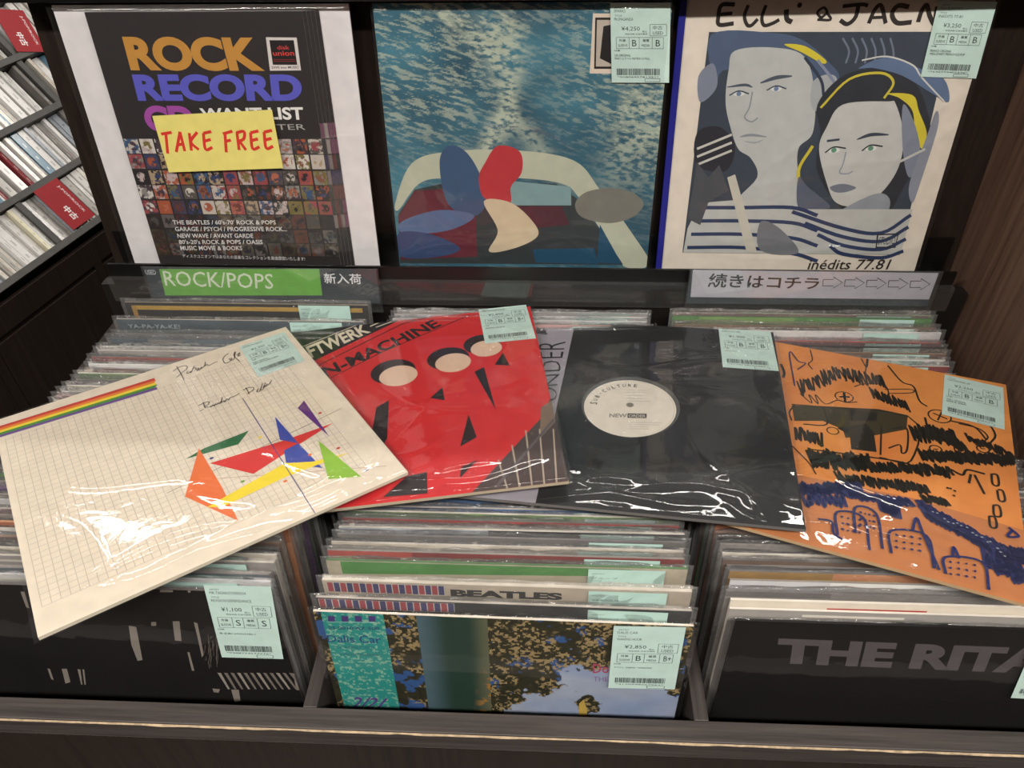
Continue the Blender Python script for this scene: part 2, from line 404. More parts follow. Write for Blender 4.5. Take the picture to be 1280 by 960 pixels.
# ------------------------------------------------------------------ divider signs
pS = Pose((0, .7875, -.514), (1, 0, 0), (0, .06, 1))
def sign(name, label, q, fn):
    a, b, c, d = [pS.loc(k) for k in q]
    cx = (a[0] + b[0]) / 2; A = Art(pS, .0006)
    fn(A); r = empty(name, label, 'sign', pS.matrix(), 'signs over the record bins' if 0 else None)
    A2 = Art(); hw = (b[0] - a[0]) / 2
    x0, x1, y0, y1 = a[0], b[0], min(c[1], d[1]) - .008, (a[1] + b[1]) / 2
    A2.V = [(x0, y0, 0), (x1, y0, 0), (x1, y1, 0), (x0, y1, 0), (x0, y0, .0005), (x1, y0, .0005), (x1, y1, .0005), (x0, y1, .0005)]
    A2.F = [(0, 3, 2, 1), (4, 5, 6, 7), (0, 1, 5, 4), (1, 2, 6, 5), (2, 3, 7, 6), (3, 0, 4, 7)]; A2.C = [hexc('#3a4248')] * 6
    k = len(A2.V); A2.V += A.V; A2.F += [tuple(k + i for i in f) for f in A.F]; A2.C += A.C
    link('sign_card', A2.mesh('sign_card'), None, r)
    bx = box('acrylic_holder', [(x0 - .002, x1 + .003, y0 - .012, y1 + .0015, .0016, .0026), (x0 - .002, x1 + .003, y0 - .012, y0 - .010, -.001, .0016)], M_ACRYL, r, 0)
def f1(A):
    A.poly([(199, 336), (399, 336), (403, 369), (207, 369)], '#6fae4c')
    A.text('ROCK/POPS', [(203, 338), (341, 342), (207, 357), (342, 361)], '#d8e2cc', .004)
    A.text('USED', [(181, 337), (194, 337), (183, 343)], '#c8ccd0', .01)
    A.text('新入荷', [(404, 341), (451, 342), (406, 354)], '#e8eaec', .01)
def f2(A):
    A.poly([(866, 337), (1173, 341), (1161, 374), (863, 371)], '#b9b7c0')
    A.text('続きはコチラ', [(887, 341), (1025, 346), (884, 359), (1023, 362)], '#1d1a20', .018)
    for k in range(5):
        x = 1029 + 27.3 * k; y = 346 + .5 * k
        pts = [(x, y + 3), (x + 13, y + 3), (x + 13, y), (x + 24, y + 7), (x + 12, y + 14), (x + 12, y + 11), (x - 1, y + 11), (x, y + 3)]
        A.stroke(pts, .0009, '#1d1a20', smooth=False)
sign('section_sign', 'green and black section sign reading ROCK/POPS above the left bin', [(178, 332), (470, 338), (475, 372), (190, 369)], f1)
sign('notice_sign', 'pale lilac Japanese notice sign with five outlined arrows above the right bin', [(864, 336), (1175, 340), (1163, 375), (861, 372)], f2)

# ------------------------------------------------------------------ displayed records (upper row)
UP = (-.0, .1005, .9949)
P1 = Pose((-.3732, .8422, -.3635), (1, .0035, 0), UP)
P2 = Pose((-.0288, .8425, -.3635), (1, .0038, .0015), UP)
P3 = Pose((.3038, .8500, -.3615), (.9985, -.0350, .018), (-.018, .115, .991))

def film_for(parent, w_, h_, seed, amp=.0011, zc=.0022, ridges=7, name='clear_sleeve', mat=None): return film_sheet(name, w_, h_, zc, mat or M_FILM, parent, seed, amp, ridges=ridges)

# 1: clear bag with a white board, filled with free flyers
r = empty('display_bag', 'large clear bag with a white board, holding free flyers at the left of the display', 'plastic bag', P1.matrix())
A = Art(P1); A.card(.322, .312, .002, '#e6e2de', '#dedadb'); link('white_board', A.mesh('white_board'), None, r)
film_for(r, .328, .313, 11, .0013, .0095)
zf = (2.7425, 100, 0)
flyer_back = None
for k in range(5):
    off = .0042 * (4 - k); zb = .0012 + .0012 * k
    m = P1.matrix() @ Matrix.Translation((-.006 + off - .0, .0, zb))
    A = Art(P1, 0, zf)
    A.card(.236, .300, .0008, '#c9c5c0', '#2b2728')
    if k < 4:
        rr = random.Random(k)
        for j in range(7): A.rect(.105, .118, -.095 + j * .0185, -.078 + j * .0185, rr.choice(['#5c3a38', '#7a706c', '#403c50', '#6a4658', '#3d3a3a', '#8c8480']))
        f = empty('flyer', ['rearmost flyer of the stack, its right edge sticking out furthest', 'second flyer from the back of the stack in the display bag', 'middle flyer of the five flyers stacked in the display bag', 'flyer directly behind the front ROCK RECORD flyer'][k], 'flyer', m, 'flyers stacked behind the front one')
        link('paper', A.mesh('flyer_paper'), None, f); continue
    f = empty('flyer', 'front dark flyer with big ROCK RECORD CD lettering and rows of tiny album pictures', 'flyer', m)
    off0 = np.array([-.006, 0.])
    # shift px-located print into the flyer's own frame
    L0 = A.L
    A.L = lambda q, loc=False, L0=L0: (L0(q, loc) if loc else tuple(np.array(L0(q)) - off0))
    A.text('ROCK', [(152, 121), (610, 124), (183, 238), (640, 240)], '#c08a3e', .05)
    A.text('RECORD', [(185, 250), (762, 250), (208, 342), (768, 342)], '#5a5ac0', .05)
    A.text('CD', [(218, 357), (388, 357), (240, 447), (405, 447)], '#a04aa0', .05)
    A.text('WANT LIST', [(415, 366), (768, 362), (425, 402), (773, 406)], '#e8e6e2', .03)
    A.text('NEWSLETTER', [(430, 424), (775, 420), (435, 440), (779, 440)], '#a8a6a2', .0)
    cols = np.array([hexc(q) for q in ['#6b3a34', '#8a5a48', '#c8beb4', '#46425a', '#34406a', '#8d8a86', '#a8583c', '#d8d2c8', '#2e3030', '#7a6e3e', '#9c4a50', '#5c5450', '#b09a80', '#3c5a80', '#b86a50', '#4a3a44', '#c4b2b0', '#2a2628']])
    tr_ = np.random.default_rng(4)
    cA = tr_.integers(0, 18, (9, 14)); cB = tr_.integers(0, 18, (9, 14)); cC = tr_.integers(0, 18, (9, 14))
    yt = A.L((500, 468))[1]; yb = A.L((500, 872))[1]
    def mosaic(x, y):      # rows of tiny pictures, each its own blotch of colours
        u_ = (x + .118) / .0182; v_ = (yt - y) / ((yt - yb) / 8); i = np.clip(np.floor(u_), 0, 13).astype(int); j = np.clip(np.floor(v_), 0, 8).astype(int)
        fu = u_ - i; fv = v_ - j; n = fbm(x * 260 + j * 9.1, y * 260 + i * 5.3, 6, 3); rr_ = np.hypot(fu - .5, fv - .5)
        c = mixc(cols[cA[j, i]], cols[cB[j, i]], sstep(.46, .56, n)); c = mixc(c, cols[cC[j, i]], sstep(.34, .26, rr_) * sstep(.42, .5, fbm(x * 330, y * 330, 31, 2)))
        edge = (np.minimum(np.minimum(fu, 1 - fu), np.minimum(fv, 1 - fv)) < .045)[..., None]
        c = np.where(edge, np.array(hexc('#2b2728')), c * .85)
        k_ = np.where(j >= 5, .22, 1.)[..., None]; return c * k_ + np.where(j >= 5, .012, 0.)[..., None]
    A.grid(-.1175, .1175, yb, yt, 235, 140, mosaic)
    W = '#dcd9d6'
    for t, x0, x1, y, in (('THE BEATLES / 60\'s-70\' ROCK & POPS', 323, 675, 748), ('GARAGE / PSYCH / PROGRESSIVE ROCK...', 331, 712, 771), ('NEW WAVE / AVANT GARDE', 339, 598, 794),
                          ('80\'s-20\'s ROCK & POPS / OASIS', 344, 630, 815), ('MUSIC MOVIE & BOOKS', 349, 560, 836)):
        A.text(t, [(x0, y), (x1, y), (x0 + 3, y + 15), (x1 + 2, y + 15)], W, .012)
    A.text('ディスクユニオンではあなたの音楽なコレクションを高価買取いたします!', [(357, 864), (775, 874), (358, 876), (776, 887)], W, .0)
    A.poly([(643, 124), (748, 125), (763, 237), (657, 238)], '#d8d0cc'); A.poly([(655, 134), (738, 134), (750, 218), (667, 218)], '#1d1718')
    A.text('disk', [(680, 152), (722, 152), (682, 166), (724, 166)], '#c83a34', .01); A.text('union', [(665, 171), (738, 170), (669, 187), (741, 187)], '#d8423a', .012)
    A.stroke([(668, 200), (743, 200)], .0004, '#a8342e', smooth=False); A.stroke([(670, 206), (744, 206)], .0004, '#a8342e', smooth=False)
    A.text('DIVE into MUSIC', [(663, 223), (754, 222), (664, 231), (756, 230)], '#2a2020', .01)
    link('paper', A.mesh('flyer_paper'), None, f)
m = P1.matrix() @ Matrix.Translation((0, 0, .0112))
A = Art(P1, .0001, zf); A2 = Art(P1, 0, zf)
q = [(262, 388), (668, 367), (706, 566), (318, 580)]
A.poly(q, '#d8cc74')
def hw(s_, x, y, sc=1): pass
RD = '#c8342a'
ST = {'T': [[(0, 0), (1, -.1)], [(.45, 0), (.62, 1.1)]], 'A': [[(.5, -.1), (.15, 1.05)], [(.5, -.1), (.95, 1)], [(.25, .65), (.85, .58)]], 'K': [[(.1, 0), (.3, 1)], [(.85, -.05), (.25, .5), (1, .95)]],
      'E': [[(.15, .05), (.9, -.05)], [(.15, .05), (.35, .95), (1, .85)], [(.2, .5), (.85, .4)]], 'F': [[(.1, .05), (1, -.1)], [(.3, .05), (.42, 1.1)], [(.3, .48), (.85, .4)]],
      'R': [[(.15, 0), (.35, 1)], [(.1, .02), (.8, -.05), (.8, .35), (.3, .52)], [(.4, .5), (1, 1)]]}
for wd, x0 in (('TAKE', 292), ('FREE', 498)):
    for i, ch in enumerate(wd):
        for stt in ST[ch]:
            A.stroke([(x0 + i * 46 + p[0] * 36, 450 + p[1] * 60 - i * 2 - (x0 - 292) * .02) for p in stt], .0034, RD)
na = Art(P1, 0, zf); Q = [na.L(k) for k in q]
na.V = [(p[0], p[1], 0) for p in Q] + [(p[0], p[1], .0001) for p in Q]; na.F = [(0, 1, 2, 3), (4, 7, 6, 5), (0, 4, 5, 1), (1, 5, 6, 2), (2, 6, 7, 3), (3, 7, 4, 0)]; na.C = [hexc('#d8cc74')] * 6
k = 8; na.V += A.V; na.F += [tuple(k + i for i in f) for f in A.F]; na.C += A.C
nt_ = empty('handwritten_note', 'yellow handwritten note reading TAKE FREE in red, stuck on the flyer bag', 'note', m)
link('note_paper', na.mesh('note_paper'), None, nt_)

# 2: sea-coloured album, artwork reduced to plain colour masses
r = empty('record_album', 'record album with blue sea and white foam cover in the middle of the display', 'record', P2.matrix())
def sea(x, y):
    n1 = fbm(x * 120 + y * 70, y * 420 + x * 90, 3, 5); n2 = fbm(x * 150 + y * 60, y * 300, 9, 5); n3 = fbm(x * 14, y * 18, 5, 3)
    base = mixc(hexc('#2a5062'), hexc('#43788a'), n3 * 1.8 - .4)
    base = mixc(base, hexc('#22485e'), sstep(.02, -.12, y) * .6 * sstep(.1, -.05, np.abs(x)))
    left = sstep(.02, -.08, x + .4 * (.05 - y)) * sstep(-.03, .05, y); right = sstep(.0, .10, x) * sstep(-.02, .06, y)
    streak = sstep(.46, .68, n1) * (left * .55 + right * .5 + .12)
    cx = -.022 + .008 * np.sin(y * 25)
    sp = np.exp(-((x - cx) / (.010 + .012 * sstep(.05, .11, y))) ** 2) * sstep(.0, .04, y) * sstep(.165, .12, y)
    br1 = np.exp(-((x + .022 + (.045 - y) * .45) / .011) ** 2) * sstep(.055, .03, y) * sstep(-.03, .0, y)
    br2 = np.exp(-((x + .012 - (.045 - y) * .75) / .014) ** 2) * sstep(.055, .03, y) * sstep(-.07, .0, y) * .6
    arm = np.exp(-((y - (.100 - (x + .022) * .75)) / .009) ** 2) * sstep(-.02, -.035, x) * .7
    rs_ = sstep(.085, .13, x + .2 * (.04 - y)) * sstep(-.10, .04, y) * sstep(.10, .04, y)
    f = np.clip(streak + np.clip(sp + br1 + br2 + arm, 0, 1) * sstep(.30, .60, n2) + rs_ * sstep(.38, .62, n2) * .8, 0, 1)
    return mixc(base, hexc('#bcc4ae'), f * .82)
A = Art(P2, 0, (2.743, 440, 0)); A.card(.315, .313, .004, '#c8c4bc', '#33566a')
A.grid(-.1575, .1575, -.1565, .1565, 260, 260, sea)
A.blob([(150, 690), (205, 560), (330, 520), (560, 515), (760, 550), (850, 650), (960, 800), (1020, 905), (930, 912), (860, 800), (780, 680), (720, 630), (560, 610), (330, 610), (230, 630), (160, 720)], '#b4b8a4')
A.poly([(158, 735), (215, 650), (330, 625), (700, 630), (770, 680), (860, 800), (930, 908), (165, 902)], '#31383a')
A.poly([(160, 740), (215, 655), (420, 640), (430, 880), (168, 890)], '#5e2430')
A.poly([(540, 620), (750, 640), (752, 704), (545, 704)], '#7c9a9c'); A.poly([(545, 706), (720, 708), (745, 770), (560, 790)], '#4e2630')
A.poly([(620, 855), (830, 850), (845, 905), (630, 900)], '#1d4a66'); A.poly([(850, 770), (925, 905), (840, 900)], '#1d4a66')
A.blob([(765, 700), (800, 660), (880, 645), (960, 660), (1000, 700), (960, 745), (880, 765), (790, 745)], '#76756c')
# plain colour masses instead of the picture's motif
A.blob([(330, 500), (390, 520), (440, 600), (460, 690), (420, 740), (330, 700), (300, 560)], '#3a5474')
A.blob([(170, 760), (300, 720), (420, 740), (330, 790), (180, 800)], '#54688c')
A.blob([(160, 800), (260, 800), (370, 850), (300, 880), (168, 880)], '#34466c')
A.blob([(455, 560), (500, 500), (575, 520), (582, 590), (545, 640), (540, 695), (455, 680), (435, 610)], '#b4343a')
A.blob([(452, 690), (545, 695), (620, 760), (636, 810), (560, 850), (470, 862), (500, 790)], '#c9b99c')
A.poly([(826, 46), (905, 46), (895, 252), (815, 252)], '#d8c8b8'); A.poly([(834, 60), (900, 60), (892, 236), (830, 236)], '#1d1a1a'); A.poly([(840, 68), (900, 68), (892, 228), (836, 228)], '#b8aca0')
A.poly([(862, 90), (890, 84), (890, 220), (850, 200)], '#1c181a')
link('cover', A.mesh('cover'), None, r)
sticker(r, P2, [(762.5, 3), (838, 3), (764.5, 102.5)], '¥4,250', 'B', 'B', 'SPARKS', 'PROPAGANDA', 'UK-ORIGINAL', 'FINEリムラベル MATRIX:1U FULL', z=.0026, top=1.0)
film_for(r, .321, .312, 12, .0024, .0026, 16)

# 3: white album with grey-blue portrait painting (generic stand-in), in a blue-edged sleeve
r = empty('record_album', 'cream record album with grey blue painting of two faces, at the right of the display', 'record', P3.matrix())
A = Art(P3, 0, (2.527, 800, 0)); A.card(.312, .311, .004, '#d8d0c4', '#ddd3c5')
K_ = '#2b2523'
z3 = (2.527, 800, 0)
A.stroke([(300, 14), (258, 16), (248, 50), (250, 78), (296, 74)], .0042, K_); A.stroke([(252, 46), (292, 42)], .0036, K_)
A.stroke([(342, 16), (330, 50), (338, 78), (352, 80), (372, 60)], .0036, K_); A.stroke([(398, 16), (385, 55), (392, 80), (418, 74), (440, 62)], .0036, K_)
A.stroke([(462, 30), (464, 60), (480, 70)], .005, K_); A.ell((504, 16), .0025, .0025, K_)
A.stroke([(575, 60), (560, 40), (580, 24), (590, 40), (565, 62)], .0026, K_); A.stroke([(560, 62), (602, 62), (590, 40)], .0026, K_)
A.stroke([(640, 20), (700, 14), (720, 18)], .0036, K_); A.stroke([(690, 18), (680, 55), (655, 76), (632, 64)], .0042, K_)
A.stroke([(722, 74), (742, 30), (762, 18), (776, 74)], .004, K_); A.stroke([(728, 56), (775, 54)], .003, K_)
A.stroke([(850, 22), (815, 18), (796, 44), (812, 72), (858, 70)], .0046, K_)
A.stroke([(878, 70), (890, 34), (905, 16), (915, 50), (930, 76), (935, 40), (940, 20)], .0044, K_)
A.poly([(218, 101), (985, 100), (820, 805), (134, 797)], '#39424e')
A.blob([(225, 110), (420, 104), (520, 130), (600, 200), (628, 250), (560, 320), (540, 350), (500, 300), (280, 220), (240, 260)], '#4d5d78')
A.poly([(600, 104), (820, 102), (880, 190), (700, 215), (640, 160)], '#39414e')
for i in range(6): A.stroke([(640 + i * 30, 120), (660 + i * 28, 160), (650 + i * 30, 200)], .002, '#6a7486')
A.blob([(185, 240), (230, 200), (245, 260), (225, 300), (188, 320)], '#7d8496')
A.blob([(180, 420), (250, 400), (300, 460), (270, 540), (180, 520)], '#2a2a32')
for i in range(3): A.stroke([(180, 470 + i * 25), (290, 425 + i * 25)], .0028, '#c4c2ba', smooth=False)
# generic face one
A.blob([(280, 220), (300, 160), (420, 150), (520, 180), (552, 300), (545, 420), (500, 470), (505, 560), (560, 660), (310, 650), (370, 560), (350, 500), (310, 470), (285, 400), (270, 320)], '#b6b8b6')
A.blob([(545, 260), (590, 235), (622, 250), (610, 320), (560, 350), (540, 330)], '#a4a8aa')
A.stroke([(275, 275), (330, 268), (355, 275)], .003, '#4b5360', taper=True); A.stroke([(380, 262), (430, 245), (480, 240)], .0042, '#4b5360', taper=True)
for cx, cy in ((312, 296), (430, 280)):
    A.ell((cx, cy), .0062, .0026, '#d3d4d2'); A.ell((cx, cy), .0026, .0025, '#6d7fa0'); A.stroke([(cx - 30, cy + 5), (cx, cy - 9), (cx + 32, cy)], .0014, '#39424e')
A.stroke([(355, 290), (345, 340), (330, 370), (352, 384), (372, 372)], .0016, '#8a8f94'); A.stroke([(315, 432), (350, 426), (400, 432)], .003, '#868a92', taper=True); A.stroke([(330, 446), (365, 450), (390, 440)], .002, '#9a9ea2', taper=True)
A.blob([(455, 140), (520, 145), (585, 188), (575, 200), (510, 165)], '#d2c23a')
A.stroke([(560, 190), (600, 240), (625, 280)], .003, '#8088a0'); A.stroke([(520, 180), (570, 250), (580, 300)], .003, '#30384a')
# generic face two
A.blob([(570, 420), (560, 330), (640, 240), (760, 215), (860, 250), (910, 360), (915, 480), (850, 560), (760, 700), (640, 660), (560, 540)], '#2c2f36')
A.blob([(590, 400), (640, 330), (780, 320), (808, 330), (832, 430), (815, 530), (760, 610), (690, 650), (620, 640), (590, 580), (565, 470)], '#bdbdba')
A.blob([(640, 660), (750, 610), (790, 640), (750, 720), (660, 715), (620, 690)], '#8f949c')
A.stroke([(590, 445), (630, 440)], .0026, '#39424e'); A.stroke([(685, 440), (730, 425), (785, 425)], .004, '#39424e', taper=True)
for cx, cy in ((612, 474), (728, 468)):
    A.ell((cx, cy), .0066, .0030, '#d6d8d4'); A.ell((cx, cy), .0030, .0028, '#5c8c70'); A.stroke([(cx - 28, cy + 8), (cx, cy - 10), (cx + 38, cy - 6)], .0016, '#22262c')
A.stroke([(650, 480), (640, 520), (630, 545), (655, 548), (672, 540)], .0016, '#9094a0'); A.blob([(600, 590), (640, 580), (682, 592), (650, 606), (615, 606)], '#6f7480')
A.stroke([(570, 340), (660, 250), (760, 230), (800, 260), (770, 310)], .0026, '#c8b83c'); A.blob([(780, 295), (860, 300), (880, 350), (905, 420), (890, 470), (868, 420), (860, 350), (820, 310)], '#d2c23a')
A.blob([(690, 215), (780, 180), (880, 215), (960, 250), (975, 320), (930, 300), (830, 240), (740, 215)], '#5d7090')
A.stroke([(700, 190), (780, 178), (860, 205), (890, 245), (960, 320)], .0016, '#c8c8c4')
A.blob([(830, 330), (870, 400), (885, 500), (850, 560), (830, 480)], '#7f8696'); A.blob([(905, 430), (935, 350), (940, 400), (890, 560), (860, 640), (850, 580)], '#8a8f9c')
A.stroke([(820, 510), (900, 470)], .003, '#c0c0bc'); A.stroke([(545, 460), (500, 540), (520, 620)], .0036, '#c8b83c'); A.blob([(525, 640), (560, 625), (575, 650), (560, 665), (530, 665)], '#c8b83c')
A.blob([(500, 560), (530, 590), (600, 650), (560, 660), (500, 655)], '#5a6070')
# striped shirts
A.poly([(190, 640), (380, 625), (500, 660), (860, 660), (822, 803), (136, 797), (150, 720)], '#b9bab6')
for i in range(4): A.stroke([(185 - i * 12, 655 + i * 42), (320, 655 + i * 42), (480, 655 + i * 48), (560, 680 + i * 48)], .0046, '#2c3a5c')
for i in range(4): A.stroke([(480 + i * 40, 668 + i * 36), (640, 720 + i * 27), (760, 735 + i * 26), (855 - i * 8, 678 + i * 38)], .0046, '#2c3a5c')
A.poly([(150, 690), (180, 510), (215, 560), (250, 520), (280, 600), (215, 640), (190, 710)], '#4c4e54'); A.poly([(275, 560), (300, 550), (370, 800), (335, 790)], '#c4bfb2')
A.blob([(380, 700), (440, 720), (500, 797), (380, 790)], '#74767c')
A.stroke([(750, 740), (815, 738), (805, 780), (745, 780), (750, 740)], .002, '#2a2a30', smooth=False); A.text('STUDIO', [(755, 748), (808, 746), (750, 772), (803, 771)], '#2a2a30', .0)
A.text('inédits 77.81', [(530, 818), (795, 818), (528, 850), (790, 850)], K_, .006, shear=.25)
link('cover', A.mesh('cover'), None, r)
sl = box('blue_sleeve_edge', (-.164, -.1565, -.1555, .1555, -.0035, .0030), plain('royal_blue_card', '#23247c', .35), r, .0006)
sl['label'] = 'royal blue spine edge'
sticker(r, P3, [(1173, 0), (1246, 2), (1150, 95.5)], '¥3,250', 'B', 'B', 'ELLI & JACNO', 'INEDITS 77-81', 'FRANCE ORIGINAL', 'WELL/SWEET FRENCH ELE-POP', z=.0016)
film_for(r, .322, .3115, 13, .0020, .0026, 14)

# ------------------------------------------------------------------ records laid across the bins
PA = Pose((-.3441, .5084, -.5210), (.7991, .5997, -.0426), (-.6012, .7971, -.0561))
PB = Pose((-.1518, .6027, -.5359), (.989, .1391, .0506), (-.1356, .9885, -.0675))
PC = Pose((.0952, .5991, -.5374), (.9893, -.1378, .0488), (.1406, .9883, -.0596))
PD = Pose((.3005, .5571, -.5410), (.9287, -.3667, .0546), (.3695, .9275, -.0559))

# A: graph-paper album
r = empty('record_album', 'cream graph paper record album with rainbow stripe and coloured triangles, leftmost of the laid-out records', 'record', PA.matrix())
A = Art(PA, 0, (2.4, 0, 400)); A.card(.313, .313, .0035, '#d8cdb8', '#dfd2bf')
gx0, gx1, gy0, gy1 = -.150, .128, -.128, .118
i = 0; x = gx0
while x <= gx1 + 1e-6: A.rect(x, x + .0005, gy0, gy1, '#b4aa9d', step=(i == 0)); x += .00695; i += 1
i = 0; y = gy0
while y <= gy1 + 1e-6: A.rect(gx0, gx1, y, y + .0004, '#bdb3a6', step=(i == 0)); A.rect(gx0, gx1, y + .001, y + .00125, '#cbc0b2', step=False); y += .00695; i += 1
bands = ['#c23a30', '#e07a30', '#e8cf3a', '#4a8c3c', '#6a4a8c']
a0 = np.array(A.L((0, 318))); a1 = np.array(A.L((0, 352))); b0 = np.array(A.L((463, 174))); b1 = np.array(A.L((472, 208)))
dd = (b0 - a0) / np.linalg.norm(b0 - a0); a0 = a0 - dd * .006; a1 = a1 - dd * .006
for k, c in enumerate(bands):
    t0, t1 = k / 5, (k + 1) / 5; P_ = lambda p, q_, t: tuple(p * (1 - t) + q_ * t)
    e = dd * (.0015 if k % 2 else 0)
    A.poly([P_(a0, a1, t0), P_(b0 + e, b1 + e, t0), P_(b0 - e, b1 - e, t1), P_(a0, a1, t1)], c, True)
A.stroke([(500, 520), (1025, 265)], .0006, '#6a6058', smooth=False); A.stroke([(500, 487), (1160, 438)], .0005, '#a87a74', smooth=False)
A.poly([(557, 417), (612, 385), (747, 332), (715, 373)], '#2d6a40'); A.poly([(597, 385), (555, 530), (715, 603), (668, 505)], '#e0703a')
A.poly([(630, 430), (850, 362), (998, 310), (895, 375), (760, 462)], '#cf3230'); A.poly([(825, 290), (895, 370), (840, 360)], '#3a4aa0')
A.poly([(895, 370), (968, 445), (858, 428), (852, 392)], '#3a4aa0'); A.poly([(622, 562), (690, 522), (855, 430), (940, 425), (1050, 398), (860, 470), (670, 560)], '#e8cf30')
A.poly([(955, 362), (1083, 470), (985, 478)], '#8ab83c'); A.poly([(912, 242), (988, 350), (893, 265)], '#5c2a78')
A.stroke([(728, 235), (945, 580)], .0008, '#3a3a80', smooth=False)
for x, y, c in ((780, 352, '#e8cf30'), (635, 415, '#3a3a80'), (728, 485, '#6a9a3c'), (856, 484, '#e0703a'), (1015, 385, '#c23a30'), (960, 280, '#c23a30'), (1100, 450, '#3a3a80'), (930, 405, '#e0703a')):
    A.ell((x, y), .0022, .0016, c, n=6)
IK = '#3a342e'
zA = A.zoom; A.zoom = (8, 200, 420)
A.stroke([(165, 305), (205, 370), (240, 440)], .001, IK); A.stroke([(130, 355), (200, 310), (262, 300), (270, 330), (225, 365), (170, 415)], .00085, IK)
A.stroke([(285, 350), (268, 370), (285, 378), (305, 355), (310, 372), (330, 330), (345, 300)], .00085, IK); A.stroke([(320, 330), (360, 315)], .0008, IK)
A.stroke([(345, 350), (360, 325), (375, 350), (385, 320), (395, 345), (418, 310), (408, 330), (425, 320), (445, 300), (455, 260), (448, 305), (470, 285), (490, 300), (540, 270), (575, 262)], .00085, IK)
A.stroke([(690, 175), (650, 200), (630, 240), (655, 275), (700, 255), (720, 225), (690, 235), (735, 240), (755, 160), (740, 200), (800, 260)], .00085, IK)
A.stroke([(765, 195), (785, 180), (800, 170), (780, 205), (808, 190)], .00085, IK)
A.stroke([(430, 665), (455, 725)], .001, IK); A.stroke([(385, 700), (440, 672), (490, 660), (480, 690), (440, 710), (490, 715)], .00085, IK); A.stroke([(395, 755), (440, 735)], .0008, IK)
A.stroke([(515, 700), (500, 715), (525, 705), (530, 690), (545, 705), (555, 680), (570, 690), (585, 670), (600, 680), (625, 615), (612, 670), (640, 650), (650, 665), (670, 630), (690, 645), (700, 620), (730, 610), (765, 595), (795, 575)], .00085, IK)
A.stroke([(860, 520), (895, 585)], .001, IK); A.stroke([(830, 548), (880, 520), (935, 520), (930, 545), (870, 585)], .00085, IK)
A.stroke([(965, 560), (985, 530), (970, 560), (1000, 550), (1025, 480), (1008, 540), (1030, 535), (1055, 470), (1035, 520), (1060, 500), (1075, 480), (1060, 505), (1085, 490), (1105, 470), (1115, 445)], .00085, IK)
A.zoom = zA
link('cover', A.mesh('cover'), None, r)
sticker(r, PA, [(299, 434), (355, 415.5), (323, 472)], '¥2,350', 'B', 'B+', '', 'RAINBOW DELTA', 'WELL ORIGINAL', 'KRM:1007 OUTER SLEEVE', top=.86, z=.0006)
film_for(r, .320, .321, 21, .0013, .0016, 9)

# B: red album with diagonal lettering, figures reduced to plain shapes
r = empty('record_album', 'glossy red record album with black diagonal lettering, overlapped by the graph paper album', 'record', PB.matrix())
A = Art(PB, 0, (3.368, 360, 370)); A.card(.315, .315, .0035, '#b8a890', '#c8282c')
tlc = (-.1575, .1575)
A.poly([(-200, 100), (560, 50), (480, 97), (70, 292), (-200, 420)], '#1c1819')
A.stroke([(50, 218), (330, 106)], .0014, '#d8ccb4', smooth=False); A.stroke([(345, 128), (405, 102)], .0022, '#d8ccb4', smooth=False); A.stroke([(370, 132), (470, 96)], .0018, '#d8ccb4', smooth=False)
A.text('FTWERK', [(72, 215), (318, 117), (98, 262), (350, 152)], '#d8ccb4', .03)
A.text('N-MACHINE', [(136, 304), (610, 98), (160, 346), (650, 124)], '#241c1e', .03)
A.stroke([(112, 300), (480, 118), (640, 76)], .0016, '#241c1e', smooth=False); A.stroke([(165, 352), (400, 235), (760, 82)], .0014, '#241c1e', smooth=False)
A.poly([(1105, 430), (1190, 780), (1190, 790), (770, 832), (1060, 520)], '#4a3c3a'); A.poly([(1065, 470), (1110, 440), (1135, 520), (1060, 600)], '#7a6658')
for i in range(6): A.stroke([(885 + i * 58, 690 - i * 62 if i < 3 else 560), (925 + i * 52, 815)], .0016, '#a89888', smooth=False)
A.stroke([(880, 800), (1120, 520)], .003, '#5c5456', smooth=False)
for cx, cy, s_ in ((835, 215, .85), (695, 275, .95), (465, 330, 1.0)):      # plain discs and wedges stand in for the motif
    A.ell((cx - 22 * s_, cy - 12), .0255 * s_, .0235 * s_, '#241c1e'); A.ell((cx, cy + 6), .0215 * s_, .0195 * s_, '#d8b8a0')
A.poly([(372, 470), (425, 440), (418, 600), (400, 630), (355, 565)], '#1c1618'); A.poly([(785, 320), (825, 300), (875, 480)], '#1c1618')
A.poly([(600, 430), (650, 385), (660, 440)], '#1c1618'); A.poly([(870, 290), (905, 240), (935, 295)], '#1c1618')
A.poly([(760, 500), (795, 595), (725, 635)], '#2a1618'); A.poly([(730, 720), (800, 690), (722, 770)], '#2a1618'); A.poly([(500, 760), (585, 742), (588, 832), (400, 848)], '#2a2426')
link('cover', A.mesh('cover'), None, r)
sticker(r, PB, [(598, 387.5), (657.5, 381.5), (606.5, 430)], '¥2,850', 'B', 'B+', '', 'THE MAN MACHINE', 'GERMANY ORIGINAL', '', top=.86, z=.0006)
film_for(r, .323, .323, 22, .0014, .0016, 10)

